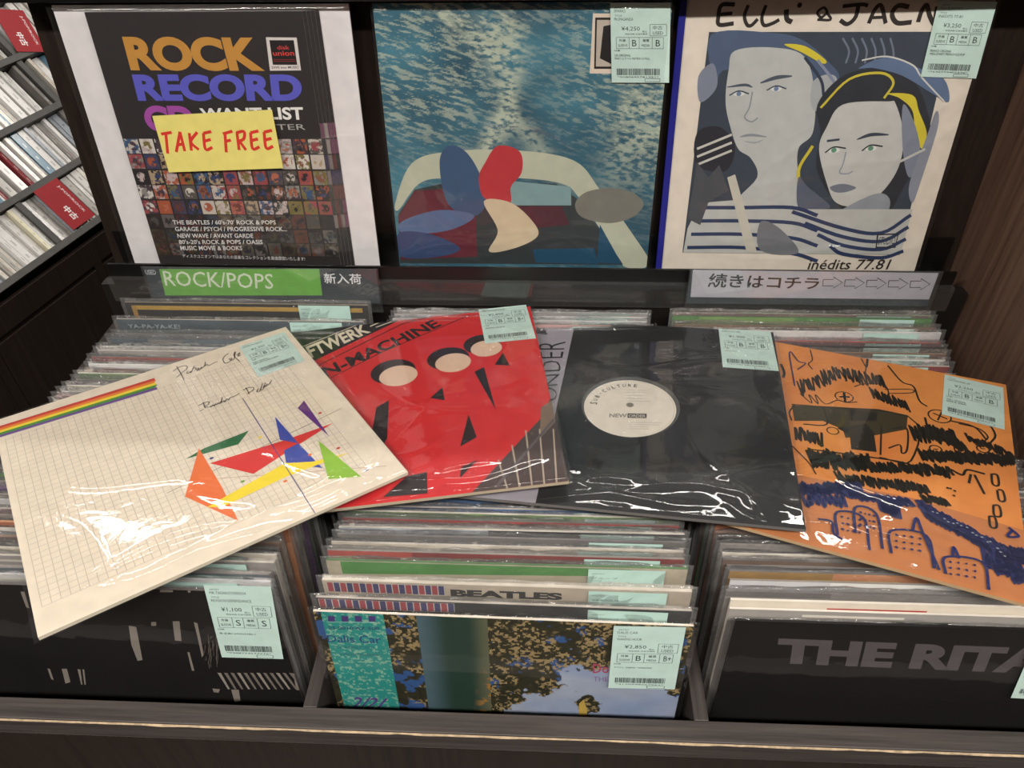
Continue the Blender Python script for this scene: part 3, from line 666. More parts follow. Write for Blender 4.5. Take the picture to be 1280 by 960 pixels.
# C: black disc album with a label hole
r = empty('record_album', 'black record album with silver strip and round cream label showing through the middle', 'record', PC.matrix())
A = Art(PC, 0, (3.2, 660, 380)); A.card(.315, .315, .0035, '#6a6664', '#161618')
def blk(x, y): return mixc(hexc('#161719'), hexc('#2a2a2c'), fbm(x * 14, y * 14, 4, 3) * 1.6 - .4)
xb = A.L((195, 62))[0]
A.grid(-.1575, .1575, -.1575, .1575, 60, 60, blk)
A.poly([(-.1575, -.1575), (xb - .001, -.1575), (xb - .001, .1575), (-.1575, .1575)], '#96919a', True)
lc = A.L(((788 - 660) * 3.2, (507 - 380) * 3.2))
A.ell(lc, .0515, .0515, '#5a5a58', loc=True, n=64)
lc2 = (lc[0] - .0005, lc[1] - .003)
A.ell(lc2, .0482, .0482, '#d8d0c2', loc=True, n=64); A.ring(lc2, .0462, .0465, '#a8a298', True, a0=-1.2, a1=1.4); A.ring(lc2, .0474, .0482, '#e0d8ca', True)
A.ell((lc2[0], lc2[1] + .004), .0036, .0036, '#7a756c', loc=True, n=20); A.ring((lc2[0], lc2[1] + .004), .0036, .0044, '#b8b0a4', True, n=20)
for i, ch in enumerate('SUB-CULTURE'):
    a = math.radians(176 - i * 9.2); R = .0385; sz = .0054 if i else .0078
    c0 = np.array(lc2) + R * np.array([math.cos(a), math.sin(a)]); t = np.array([math.sin(a), -math.cos(a)]); nn = np.array([math.cos(a), math.sin(a)])
    wd = .0036 if ch != '-' else .0018; hh = sz if ch != '-' else .0008
    A.text(ch, [tuple(c0 - t * wd / 2 + nn * hh / 2), tuple(c0 + t * wd / 2 + nn * hh / 2), tuple(c0 - t * wd / 2 - nn * hh / 2)], '#2a2826', .01, True)
A.zoom = (9.143, 720, 460)
A.poly([(590, 520), (808, 525), (805, 575), (588, 572)], '#4a4644'); A.text('NEW', [(382, 522), (585, 524), (380, 566), (583, 568)], '#8a8682', .03); A.text('ORDER', [(602, 533), (798, 536), (600, 564), (796, 567)], '#c4beb4', .02)
for x0, x1, y in ((575, 800, 255), (575, 805, 280), (580, 760, 315), (580, 790, 350), (580, 850, 380), (600, 980, 625), (600, 950, 650), (605, 820, 672), (605, 835, 697)):
    A.stroke([(x0, y), (x1, y + 3)], .0005, '#a39d94', smooth=False)
A.zoom = (7.111, 650, 385)
BK = '#262428'
A.text('NDER', [(225, 700), (155, 300), (330, 690), (405, 300)], BK, -.012)
A.text('U', [(250, 830), (240, 700), (322, 820), (330, 735)], BK, -.01)
A.text('33RPM', [(110, 125), (310, 130), (115, 152), (306, 156)], BK, .02); A.stroke([(140, 160), (190, 170), (240, 168)], .001, BK)
A.text('disk', [(140, 185), (240, 185), (145, 220), (243, 230)], BK, .04); A.stroke([(145, 225), (243, 235)], .0015, BK, smooth=False)
A.text('33 RPM LONG PLAYING STEREO RECORD', [(120, 92), (400, 98), (120, 100), (400, 106)], '#5a565c')
link('cover', A.mesh('cover'), None, r)
sticker(r, PC, [(898, 411), (963, 415), (903.5, 459.5)], '¥1,900', 'B', 'B', '', 'SUB-CULTURE', 'インサート・シール', '', top=.86, z=.0006)
film_for(r, .323, .322, 23, .0016, .0016, 12)

# D: orange scribble album
r = empty('record_album', 'orange record album covered in black and navy scribbled drawing, rightmost of the laid-out records', 'record', PD.matrix())
A = Art(PD, 0, (2.8235, 940, 420)); A.card(.315, .315, .0035, '#c0a078', '#d88a44')
def org(x, y): return mixc(hexc('#cf7a3c'), hexc('#e2964e'), fbm(x * 22, y * 8, 8, 4) * 1.5 - .3)
A.grid(-.1575, .1575, -.1575, .1575, 50, 50, org)
A.poly([(110, 480), (560, 570), (800, 640), (975, 690), (1010, 1010), (0, 760), (0, 470)], '#b87446')
BLK = '#1e1c14'; NV = '#232a58'
rr = random.Random(5)
def scrib(x0, y0, x1, y1, h, n, c, w_=.0022, lean=8):
    pts = []
    for i in range(n):
        t = i / (n - 1); x = x0 + (x1 - x0) * t; y = y0 + (y1 - y0) * t
        pts.append((x + rr.uniform(-4, 4) + (lean if i % 2 else -lean), y + (h if i % 2 else -h) * rr.uniform(.6, 1.15)))
    A.stroke(pts, w_, c)
def wob(pts, w_, c): A.stroke([(p[0] + rr.uniform(-2, 2), p[1] + rr.uniform(-2, 2)) for p in pts], w_, c)
scrib(165, 185, 300, 130, 26, 26, BLK); scrib(300, 130, 470, 165, 24, 30, BLK)
wob([(168, 205), (210, 235), (200, 205), (235, 240), (225, 205), (260, 240), (300, 225), (330, 235), (372, 232)], .0014, BLK)
A.ring((325, 215), .0085, .0098, BLK); wob([(308, 215), (345, 217)], .0028, BLK); wob([(325, 198), (327, 232)], .0028, BLK)
wob([(360, 180), (400, 170), (470, 175), (480, 230), (430, 200)], .0016, BLK); scrib(420, 200, 550, 250, 20, 24, BLK); wob([(470, 190), (560, 188), (565, 200), (480, 205)], .0014, BLK)
wob([(205, 50), (215, 85), (200, 100), (215, 120)], .0014, BLK); wob([(385, 80), (405, 110), (410, 60), (402, 130)], .0014, BLK); wob([(480, 105), (530, 160), (570, 180), (590, 230), (618, 250)], .002, BLK)
A.poly([(140, 245), (445, 258), (550, 280), (545, 330), (440, 350), (330, 360), (320, 330), (250, 300), (150, 300)], '#3a3420')
A.poly([(345, 260), (442, 270), (440, 300), (350, 300)], BLK); A.poly([(300, 325), (400, 310), (430, 340), (440, 410), (350, 400), (345, 350)], BLK)
for q in ([(140, 240), (550, 285), (560, 440), (450, 430)], [(250, 250), (262, 310), (180, 312)], [(455, 320), (455, 420)], [(490, 330), (545, 325), (548, 400), (530, 415), (520, 385), (480, 395)], [(140, 300), (130, 270), (150, 245)]): wob(q, .0018, BLK)
scrib(150, 345, 250, 365, 26, 22, BLK, lean=3); A.ring((285, 335), .005, .0062, BLK); wob([(205, 400), (500, 440), (570, 460)], .002, BLK)
scrib(200, 430, 420, 450, 34, 46, BLK, .003); scrib(420, 460, 700, 480, 22, 44, BLK, .003); scrib(300, 500, 620, 540, 22, 56, BLK, .0026)
scrib(560, 340, 720, 360, 30, 30, BLK, .0026); scrib(620, 330, 760, 400, 24, 24, BLK, .003); scrib(590, 420, 930, 440, 22, 60, BLK, .0032); scrib(760, 360, 925, 425, 16, 30, BLK, .0026)
A.ring((662, 284), .010, .0114, BLK); wob([(640, 275), (688, 292)], .0016, BLK); wob([(655, 300), (670, 268)], .0016, BLK)
wob([(608, 290), (625, 330), (660, 350), (720, 355)], .0022, BLK); wob([(700, 300), (780, 320), (830, 370)], .002, BLK); wob([(760, 300), (830, 310), (858, 350), (840, 380)], .002, BLK); wob([(730, 310), (800, 330), (832, 360), (790, 385)], .0016, BLK)
for cx, cy in ((648, 400), (735, 402), (815, 400), (765, 435)): A.ring((cx, cy), .0048, .0062, BLK, n=20); wob([(cx - 8, cy), (cx + 8, cy)], .0012, BLK)
wob([(700, 470), (740, 490), (760, 475), (820, 490)], .0024, BLK); wob([(785, 490), (820, 560)], .0022, BLK); wob([(770, 490), (765, 520)], .0022, BLK)
for x, y in ((845, 490), (865, 545), (850, 600), (835, 640)): wob([(x, y), (x + 20, y + 2), (x + 26, y + 38), (x + 6, y + 36), (x, y)], .002, BLK)
for x, y in ((700, 540), (715, 548), (712, 565), (690, 538)): A.ell((x, y), .0013, .0013, BLK, n=8)
wob([(150, 180), (130, 60), (165, 90), (190, 100), (160, 120)], .0016, NV); wob([(100, 100), (115, 130), (108, 150)], .003, BLK)
wob([(140, 390), (200, 450), (225, 490)], .0012, BLK)
scrib(170, 545, 380, 540, 24, 30, NV, .005, 2); scrib(180, 580, 330, 580, 24, 16, NV, .0034, 3); scrib(330, 560, 560, 590, 14, 24, NV, .005); scrib(450, 600, 515, 620, 30, 12, NV, .005, 3)
for i in range(5): scrib(585 + i * 6, 590 + i * 10, 900 + i * 12, 760 + i * 14, 15, 44, NV, .0042)
scrib(600, 575, 690, 590, 14, 14, BLK, .003)
scrib(820, 790, 960, 850, 36, 16, NV, .0045, 3); scrib(860, 780, 960, 780, 30, 18, NV, .005, 3)
for i in range(16): A.ell((640 + i * 17 + rr.uniform(-5, 5), 625 + i * 9.6 + rr.uniform(-14, 14)), .0012, .0008, '#8a94a0', n=6)
for bx, by, w_, h_ in ((300, 625, 90, 80), (365, 610, 70, 90), (490, 690, 125, 80), (680, 785, 130, 60)):
    wob([(bx, by + h_), (bx, by), (bx + w_, by + 18), (bx + w_ + 25, by + h_ + 55)], .0024, NV)
    for i in range(3):
        for j in range(4): wob([(bx + 14 + j * w_ * .22, by + 14 + i * 22 + j * 4), (bx + 22 + j * w_ * .22, by + 18 + i * 22 + j * 4)], .0024, NV)
wob([(565, 690), (580, 645), (600, 700), (660, 830)], .0024, NV); wob([(230, 650), (280, 660), (285, 700), (320, 725)], .0024, NV); wob([(705, 785), (712, 750), (730, 790)], .0024, NV); wob([(905, 680), (938, 712), (900, 712), (915, 690)], .0024, NV)
link('cover', A.mesh('cover'), None, r)
sticker(r, PD, [(1180.5, 468.5), (1254, 485), (1177, 518.5)], '¥2,250', 'B', 'B', 'ART ARCHIVE', 'CATHEDRAL EP', 'WELL ORIGINAL', 'REISSUE 45RPM', top=.90, z=.0006)
film_for(r, .323, .322, 24, .0015, .0016, 10)

# ------------------------------------------------------------------ filed records
def row_bag(seed):
    """thin loose bag whose open top stands a little above the card"""
    r_ = np.random.default_rng(seed); W = .324; t = .0010; nx = 44; hi = .1575
    ext = r_.uniform(.004, .0075)
    prof = [(-.155, t + .0010, 0), (.02, t + .0011, .2), (.10, t + .0012, .5), (.130, t + .0012, .5), (.145, t + .0011, 1), (.153, t + .0010, 1), (hi + ext * .5, t * .7, 1), (hi + ext, t * .2, .9), (hi + ext * .9, -.0022, .8), (.152, -.0036, .2), (.10, -.0036, .05)]
    V = []; F = []
    for j, (y, z, a) in enumerate(prof):
        for i in range(nx + 1):
            x = -W / 2 + W * i / nx; e = min(i, nx - i) / nx
            nz = (float(fbm(np.array(i * .32 + seed * 9), np.array(j * .9), seed, 3)) - .5) * .0034 * a
            ny = (float(fbm(np.array(i * .22), np.array(3.3), seed + 40, 2)) - .5) * .005 * (a if j in (6, 7, 8) else 0)
            cr = r_.uniform(-.0008, .0008) * a * (2 if e < .06 else 1)
            zz = z + nz + cr
            if e < .02: zz *= .3
            V.append((x, y + ny, zz))
    for j in range(len(prof) - 1):
        for i in range(nx): a = j * (nx + 1) + i; F.append((a, a + 1, a + nx + 2, a + nx + 1))
    me = bpy.data.meshes.new('record_bag'); me.from_pydata(V, [], F); me.update(); me.polygons.foreach_set('use_smooth', [True] * len(F)); me.materials.append(M_FILMROW)
    return me
BAGS = [row_bag(s) for s in range(9)]
FRONTBAG = BAGS[3].copy(); FRONTBAG.materials.clear(); FRONTBAG.materials.append(M_FILM)
def row_sticker(seed):
    A = Art(None, .0008); r_ = random.Random(seed); w_ = .066; h_ = .05; A.rect(0, w_, -h_, .0012, '#b2cfc6')
    for k, (t, x0, x1, y) in enumerate((('ARTIST', .003, .014, -.004), (r_.choice(['THE BAND', 'VARIOUS', 'ロック', 'グループ', 'ORCHESTRA']), .003, .026, -.009), ('TITLE', .003, .012, -.013))):
        A.text(t, [(x0, y), (x1, y), (x0, y - (.0012 if k != 1 else .0026))], '#4a5452', 0, True)
    return A.mesh('row_sticker', M_STICK)
ROWST = [row_sticker(s) for s in range(5)]
PAL = {  # name -> colours
    'grey': ['#8c8682', '#a09a95', '#75706e'], 'cream': ['#cfc4b2', '#d8cebf', '#bfb29c'], 'pink': ['#b98a88', '#c9a09a', '#a86e74'], 'black': ['#131112', '#1c191a', '#0e0d0e'],
    'brown': ['#7a5e4c', '#8f7460', '#604838'], 'green': ['#5a8a4a', '#46703c', '#7a9a58'], 'blue': ['#3a6a9c', '#4a7cb4', '#2c4c78'], 'red': ['#a83a34', '#b84a40', '#8c2c2c'],
    'white': ['#d8d6d4', '#c8c6c8', '#dedcd8'], 'slate': ['#46525c', '#58646c', '#38424c'], 'orange': ['#c87a48', '#b86a3c', '#d08c5c'], 'gold': ['#b8923c', '#a8803a', '#c4a04c'], 'purple': ['#5c4470', '#6c4c78', '#8a6a90']}
def cover_mesh(colname, seed, paint=None, cardc=None):
    r_ = random.Random(seed); c = r_.choice(PAL[colname]); A = Art(None, 0)
    A.card(.315, .315, .0022 if r_.random() < .7 else .0032, cardc or r_.choice(['#c8c0b4', '#b8aea4', '#8a827c', '#d4ccc0', '#6a6462', c, c]), c)
    if paint: paint(A)
    else:
        x = -.1575
        while x < .1575:
            if r_.random() < .45: wd = r_.uniform(.02, .12)
            else: wd = .4
            c2 = r_.choice(PAL[colname] + [c] + ([r_.choice(PAL[r_.choice(list(PAL))])] if r_.random() < (.12 if colname in ('grey', 'cream', 'white') else .4) else []))
            A.rect(x, min(.1575, x + wd), .1575 - r_.uniform(.006, .02), .1573, c2); x += wd
        for k in range(r_.randint(0, 2)):
            a = r_.uniform(-.15, .05); b = a + r_.uniform(.03, .1); y = .1575 - r_.uniform(.004, .012)
            A.rect(a, b, y - .003, y, r_.choice(['#d8d0c4', '#2a2628', '#a83a34', '#c8b060']))
    return A.mesh('record_card')
COVERS = {}
def top_z(y):
    z = -.553 - .07 * (y - .55)
    return max(z, -.5605 + (y - .70) * .24) if y > .70 else z - .0015
BINX = {'left': -.3845, 'middle': -.0295, 'right': .3195}
PLACED = []
def frame_for(x, y, lean, yaw=0, dz=0):
    v = np.array([0, math.sin(lean), math.cos(lean)]); u = np.array([math.cos(yaw), math.sin(yaw), 0])
    c = np.array([x, y, top_z(y) + dz]) - v * .1575
    return Pose(c, u, v)
def filed(binname, x, y, lean, colname, label, group=None, yaw=0, dz=0, paint=None, bag=True, st=True, seed=0, cardc=None, front=False):
    P_ = frame_for(x, y, lean, yaw, dz); r_ = random.Random(seed)
    o = empty('filed_record', label, 'record', P_.matrix(), group)
    if paint is None:
        key = (colname, seed % 4)
        if key not in COVERS: COVERS[key] = cover_mesh(colname, hash(colname.encode()[0] * 31 + seed % 4) + len(colname) * 7, None, cardc)
        me = COVERS[key]
    else: me = cover_mesh(colname, seed, lambda A: paint(A, P_), cardc)
    link('cover', me, None, o)
    if bag: b = link('clear_sleeve', FRONTBAG if front else BAGS[seed % 9], None, o); b.location.z = .0002; b.scale.x = 1 if seed % 2 else -1
    if st is True:
        s = link('price_sticker', ROWST[seed % 5], None, o); s.location = (.0685 + r_.uniform(-.006, .004), .1563, .0017)
    return o, P_
def ordinal(i): return ['front', 'middle', 'rear'][i]
rs = random.Random(11)
COLSEQ = {
    'left':   ['grey', 'white', 'slate', 'grey', 'cream', 'black', 'brown', 'white', 'orange', 'grey', 'pink', 'white', 'cream', 'purple', 'grey', 'green', 'brown', 'white', 'grey', 'red'],
    'middle': ['black', 'green', 'brown', 'black', 'red', 'cream', 'grey', 'white', 'slate', 'red', 'green', 'blue', 'blue', 'gold', 'cream', 'purple', 'pink', 'grey', 'white', 'pink', 'white', 'grey'],
    'right':  ['white', 'grey', 'cream', 'grey', 'white', 'gold', 'grey', 'brown', 'cream', 'grey', 'black', 'brown', 'orange', 'grey', 'black', 'green', 'red', 'pink', 'white', 'brown', 'white', 'grey']}
def strokes_cover(A, P_):
    r_ = random.Random(2)
    A.grid(-.1575, .1575, -.1575, .1575, 30, 30, lambda x, y: mixc(hexc('#0d0b0b'), hexc('#191516'), fbm(x * 20, y * 10, 2, 3)))
    A.pose = P_; A.zoom = (3.2, 0, 640)
    for q in ([(515, 455), (545, 460), (570, 592), (550, 595), (525, 530)], [(690, 437), (718, 437), (726, 516), (700, 514)], [(775, 440), (790, 445), (815, 570), (808, 582), (790, 500)], [(745, 280), (757, 280), (763, 322), (752, 322)],
              [(605, 440), (625, 440), (625, 455), (605, 455)], [(190, 625), (200, 628), (215, 672), (205, 668)], [(247, 627), (268, 627), (282, 680), (262, 686)], [(310, 628), (322, 630), (330, 690), (325, 690)], [(330, 628), (337, 630), (344, 690), (338, 690)],
              [(1115, 335), (1138, 335), (1155, 438), (1132, 440)], [(1172, 645), (1196, 645), (1208, 712), (1186, 712)], [(82, 318), (98, 318), (118, 385), (105, 380)], [(925, 710), (955, 710), (962, 752), (940, 765)], [(640, 292), (690, 285), (692, 320), (640, 320)],
              [(850, 705), (880, 708), (875, 722), (855, 720)], [(750, 560), (758, 560), (778, 634), (768, 634)]): A.poly(q, '#8f857c')
    for i in range(12): x = 870 + i * 26; A.poly([(x, 642), (x + 14, 643), (x + 50 + i, 708), (x + 42 + i, 708)], '#7c746c' if i % 3 else '#a0968c')
    for i in range(30): x = 830 + r_.uniform(-14, 40); A.stroke([(x, 470 + r_.uniform(0, 140)), (x + 4, 490 + r_.uniform(0, 140))], .0004, '#6a625c', smooth=False)
def flowers_cover(A, P_):
    A.pose = P_; A.zoom = (5.333, 380, 760)
    def leaf(x, y):
        n = fbm(x * 260, y * 260, 3, 3); n2 = fbm(x * 60, y * 60, 8, 4); n3 = fbm(x * 420, y * 420, 5, 2)
        c = mixc(hexc('#1f2016'), hexc('#3a3620'), n); c = mixc(c, hexc('#35588e'), sstep(.62, .68, n2)); c = mixc(c, hexc('#a08a60'), sstep(.52, .60, n3) * sstep(.40, .5, fbm(x * 50, y * 50, 44, 3)))
        d = fbm(x * 26 + 5, y * 26, 12, 5) * 1.1 - .05 + (fbm(x * 200, y * 200, 77, 2) - .5) * .12 + (x - .01) * 2.1 - (y - .09) * 2.6 * (x > 0)
        sky = sstep(.66, .69, d) * (x > .0)
        skyc = mixc(hexc('#8f9fbe'), hexc('#3c6ab0'), sstep(.10, .155, y) * .9); skyc = mixc(skyc, hexc('#b8bcc4'), fbm(x * 18, y * 30, 6, 3) - .3)
        return mixc(c, skyc, sky)
    A.grid(-.1575, .1575, .0, .1575, 320, 160, leaf)
    def sprk(x, y):
        n = fbm(x * 330, y * 420, 23, 3); return mixc(hexc('#2a9088'), hexc('#86b8a2'), sstep(.54, .66, n))
    x0 = A.L((118, 60))[0]; x1 = A.L((530, 60))[0]; A.grid(x0, x1, .0, .1573, 75, 110, sprk)
    for i in range(4): A.poly([(158 + i * 90, 52), (205 + i * 90, 54), (207 + i * 90, 92), (162 + i * 90, 90)], '#4a3a78')
    for i in range(3): A.stroke([(150, 92 + i * .1), (480, 96)], .0006, '#9fd0c0', smooth=False)
    A.text('25·0010·AZ·500', [(160, 122), (500, 126), (164, 142), (502, 146)], '#28386c', .01)
    A.text('Dalis Car', [(150, 178), (508, 184), (160, 226), (516, 236)], '#2c4480', .004)
    A.text('THE WAKING HOUR', [(200, 252), (470, 256), (204, 268), (474, 272)], '#2c6878'); A.text('COMPLETE STUDIO RECORDINGS', [(240, 300), (500, 306), (242, 314), (502, 320)], '#2c6878')
    A.text('2/21', [(310, 590), (560, 600), (320, 668), (520, 672)], '#5c3a88', .01, shear=.3)
    # tall pane
    xa = A.L((748, 60))[0]; xb_ = A.L((1222, 70))[0]
    def pane(x, y):
        t = (x - xa) / (xb_ - xa); c = mixc(hexc('#4e6670'), hexc('#233c32'), sstep(.0, .45, t)); c = mixc(c, hexc('#6e6e54'), sstep(.7, 1, t) * .7)
        n = fbm(x * 120, y * 120, 31, 3); return mixc(c, hexc('#a87838'), sstep(.5, .6, n) * sstep(.75, .98, t + (.06 - y) * 1.5) * sstep(.11, .05, y))
    A.grid(xa, xb_, .0, .1573, 50, 70, pane)
    A.zoom = (2.37, 360, 740)
    A.text('Do', [(903, 212), (950, 212), (903, 240), (950, 240)], '#b03a5c', .01); A.text('THE', [(905, 250), (948, 251), (905, 264), (948, 265)], '#8a6a9c', .0)
    A.poly([(862, 330), (876, 318), (885, 345), (888, 375), (862, 372)], '#c8a850')
def rita_cover(A, P_):
    A.grid(-.1575, .1575, -.1575, .1575, 20, 20, lambda x, y: mixc(hexc('#0e0b0b'), hexc('#161213'), fbm(x * 15, y * 8, 2, 3)))
    A.pose = P_; A.zoom = (3, 860, 640)
    A.text('THE RITA', [(328, 473), (1330, 512), (362, 568), (1330, 608)], '#5a5356', .05, shear=.25)
def stripes(A, y0, y1, x0, x1, n):
    wd = (x1 - x0) / n
    A.rect(x0, x1, y0, y1, '#c8c2bc')
    for i in range(n): A.rect(x0 + i * wd + wd * .08, x0 + (i + 1) * wd - wd * .08, y0 + .0003, y1 - .0003, ['#a83a44', '#34346c'][i % 2], step=(i == 0))
def beat_cover(A, P_):
    A.rect(-.1575, .1575, .03, .1573, '#c4b7a4'); stripes(A, .1425, .1550, -.154, -.052, 18)
    A.text('BEATLES', [(-.047, .1508), (.049, .1508), (-.047, .1412)], '#1a1617', .06, True)
    A.text('アンプラグド 427/437/447', [(-.110, .1412), (-.068, .1412), (-.110, .1394)], '#5a504a', 0, True)
def obi_cover(A, P_):
    A.rect(-.1575, .1575, .03, .1573, '#161415'); stripes(A, .144, .1560, -.156, -.040, 20)
def green_cover(A, P_):
    A.rect(-.1575, .1575, .03, .1573, '#c0b49e'); A.poly([(-.145, .1565), (.11, .1555), (.11, .1465), (-.145, .140)], '#4c9040', True)
def gold_cover(A, P_):
    A.rect(-.1575, .1575, .03, .1573, '#141211'); A.rect(-.150, .15, .1470, .1530, '#b8923c'); A.rect(-.150, -.144, .05, .1530, '#a8803a')
def slate_cover(A, P_):
    A.rect(-.1575, .1575, .03, .1573, '#46525a'); A.text('YA-PA-YA-KE!', [(-.145, .1505), (-.078, .1505), (-.145, .1445)], '#9aa4a6', .01, True)
def bluepat_cover(A, P_):
    A.rect(-.1575, .1575, .03, .1573, '#b8bcc4')
    for i in range(7): A.rect(-.15 + i * .018, -.142 + i * .018, .147, .151, '#4a68a0', step=False)
    A.rect(-.02, .1575, .14, .1573, '#2a2627')
SPECIAL = {
    'middle': {0: ('cream', flowers_cover, 'record with leafy blossom cover and teal strip at the front of the middle bin'),
               1: ('black', obi_cover, 'black record with red and navy striped band, directly behind the blossom cover'),
               2: ('cream', beat_cover, 'cream record with heavy black lettering and striped band in the middle bin'),
               3: ('green', green_cover, 'record with bright green top band behind the cream lettered record'),
               7: ('white', bluepat_cover, 'pale record with small blue squares along its top, middle bin')},
    'left': {0: ('black', strokes_cover, 'black record with grey torn strip shapes at the front of the left bin')},
    'right': {0: ('black', rita_cover, 'black record with large grey slanted capitals at the front of the right bin')}}
for bn, cx in BINX.items():
    y = {'left': .358, 'middle': .345, 'right': .350}[bn]; k = 0; seq = COLSEQ[bn]; yend = .736 if bn == 'left' else .781
    while y < yend:
        f = (y - .34) / .45; lean = math.radians(4.3 + 2.6 * f)
        dx = rs.uniform(-.003, .003); yaw = rs.uniform(-.0025, .0025); seed = rs.randint(0, 9999)
        if bn == 'left': dx += -.004 - .010 * max(0, 1 - abs(y - .55) / .2) + (.0 if k else 0)
        if bn == 'left' and y > .72: dx += .010
        dz0 = {'middle': [-.010, -.007, -.003], 'right': [-.011, -.010, -.009, -.007, -.006, -.004, -.002]}.get(bn, [])
        dz0 = dz0[k] if k < len(dz0) else 0
        if bn == 'right' and .40 < y < .745: dz0 = min(dz0, -.0075)
        if bn == 'middle' and .44 < y < .745: dz0 = -.0035
        sp = SPECIAL.get(bn, {}).get(k)
        if sp:
            cn, pf, lb = sp
            if k == 0: dx = {'middle': -.002, 'left': .0, 'right': .0}[bn]; yaw = -.012 if bn == 'middle' else -.004
            if bn == 'middle' and k == 1: dx = -.002; yaw = -.010
            if bn == 'middle' and k == 2: dx = .0; yaw = -.006
            o, P_ = filed(bn, cx + dx, y, lean, cn, lb, None, yaw, dz0, pf, True, k > 0, seed, None, k == 0)
            if bn == 'middle' and k == 0: sticker(o, P_, [(767, 778), (857, 779.5), (760, 855.5)], '¥2,850', 'B', 'B+', 'DALIS CAR', 'WAKING HOUR', 'サブカルーSP,JAPAN・WARBOUND', '', z=.0034)
            if bn == 'left' and k == 0: sticker(o, P_, [(256, 727), (340, 729), (279, 817.5)], '¥1,100', 'S', 'S', 'MR.TASAKI/STEREOH', 'REVISION DEPENDANCE', '帯/ 匠源Z (LP)2018,4,Bar S', '', z=.0034)
            if bn == 'right' and k == 0: sticker(o, P_, [(1290, 800), (1380, 804), (1261, 868)], '¥1,800', 'B', 'B', 'THE RITA', 'LP', '', '', z=.0034)
        else:
            cn = seq[k % len(seq)] if y < .70 or bn == 'left' else rs.choice(['white', 'pink', 'grey', 'white', 'cream', 'pink'] if bn == 'middle' else ['white', 'grey', 'pink', 'brown', 'black', 'red', 'green', 'white'])
            zone = 'front' if y < .47 else ('middle' if y < .64 else 'rear')
            nobag = bn == 'right' and k in (1, 2, 4, 6)
            lb = f"{cn} edged sleeved record, {zone} part of the {bn} bin" if not nobag else f"{cn} edged unsleeved record near the front of the {bn} bin"
            filed(bn, cx + dx, y, lean, cn, lb, f"{cn} records in the {zone} part of the {bn} bin", yaw, dz0 + rs.uniform(-.004, .0015), None, not nobag, not (bn == 'right' and k < 9) , seed)
        y += {'left': .0086, 'middle': .0086, 'right': .0086}[bn] * rs.uniform(.84, 1.18) * (1.35 if k == 0 else ([1, 1.9, 2.1, 1.4][k] if bn == 'middle' and k < 4 else 1))
        k += 1

filed('left', BINX['left'] + .002, .754, math.radians(7), 'slate', 'slate grey record with pale capital lettering, second from the back of the left bin', None, .001, 0, slate_cover, True, True, 3)
filed('left', BINX['left'] + .004, .7795, math.radians(7), 'gold', 'black record framed by a gold border, rearmost in the left bin', None, -.002, .002, gold_cover, True, True, 5)

# ------------------------------------------------------------------ compact disc rack on the left
az = math.radians(13); th = math.radians(38)
E_ = np.array([math.sin(az), math.cos(az), 0]); NO = np.array([math.cos(az), -math.sin(az), 0])
D_ = np.array([0, 0, -1]) * math.cos(th) + NO * math.sin(th); N_ = np.cross(E_, D_) * -1
if N_ @ (-(MW @ np.array([-.6, .2, 1]))) < 0: N_ = -N_
def ray(q): d = MW @ np.array([(q[0] - 640) / FOC, -(q[1] - 480) / FOC, 1.]); return d
O_ = EYE + ray((71, 306)) * 1.93
def on_rack(q):
    d = ray(q); t = ((O_ - EYE) @ N_) / (d @ N_); P_ = EYE + d * t - O_; return float(P_ @ E_), float(P_ @ -D_)
# local frame: x = E_, y = up the slope, z = out
RM = Matrix([[E_[i], -D_[i], N_[i], O_[i]] for i in range(3)] + [[0, 0, 0, 1]])
if RM.to_3x3().determinant() < 0:
    N_ = -N_; RM = Matrix([[E_[i], -D_[i], N_[i], O_[i]] for i in range(3)] + [[0, 0, 0, 1]])
SGN = 1 if N_ @ (EYE - O_) > 0 else -1     # which way is out towards the aisle
rack = empty('compact_disc_rack', 'grey sloping compact disc rack over dark cabinets at the far left', 'rack', RM)
tiers = [on_rack(q)[1] for q in [(0, 76), (0, 163), (25, 240), (21, 340)]]
print('tiers', tiers, 'SGN', SGN, 'O', O_, 'x', [on_rack(q)[0] for q in [(0, 163), (72, 124), (18, 68), (70, 120), (25, 251), (73, 308), (122, 272)]])
tiers = sorted(tiers, reverse=True) + []
def rbox(name, x0, x1, y0, y1, z0, z1, m, parent=rack, bevel=.001):
    a, b = sorted((z0 * SGN, z1 * SGN)); return box(name, (x0, x1, y0, y1, a, b), m, parent, bevel)
X0, X1 = -.60, 1.1
TT = [tiers[0] + (tiers[0] - tiers[-1]) / 3] + tiers
for k, t in enumerate(TT):
    rbox('shelf_board', X0, X1, t - .017, t, -.17, .004, M_RACK)
rbox('back_board', X0, X1, tiers[-1] - .02, TT[0] + .16, -.185, -.1705, M_VBLACK)
XU = {0: [.36, -.42], 1: [.35, -.40], 2: [-.28, .55], 3: [.012, .60]}
for k in range(len(TT) - 1):
    for xu in XU[k]: rbox('upright', xu - .009, xu + .009, TT[k + 1] + .0003, TT[k] - .0173, -.17, .0, M_RACK)
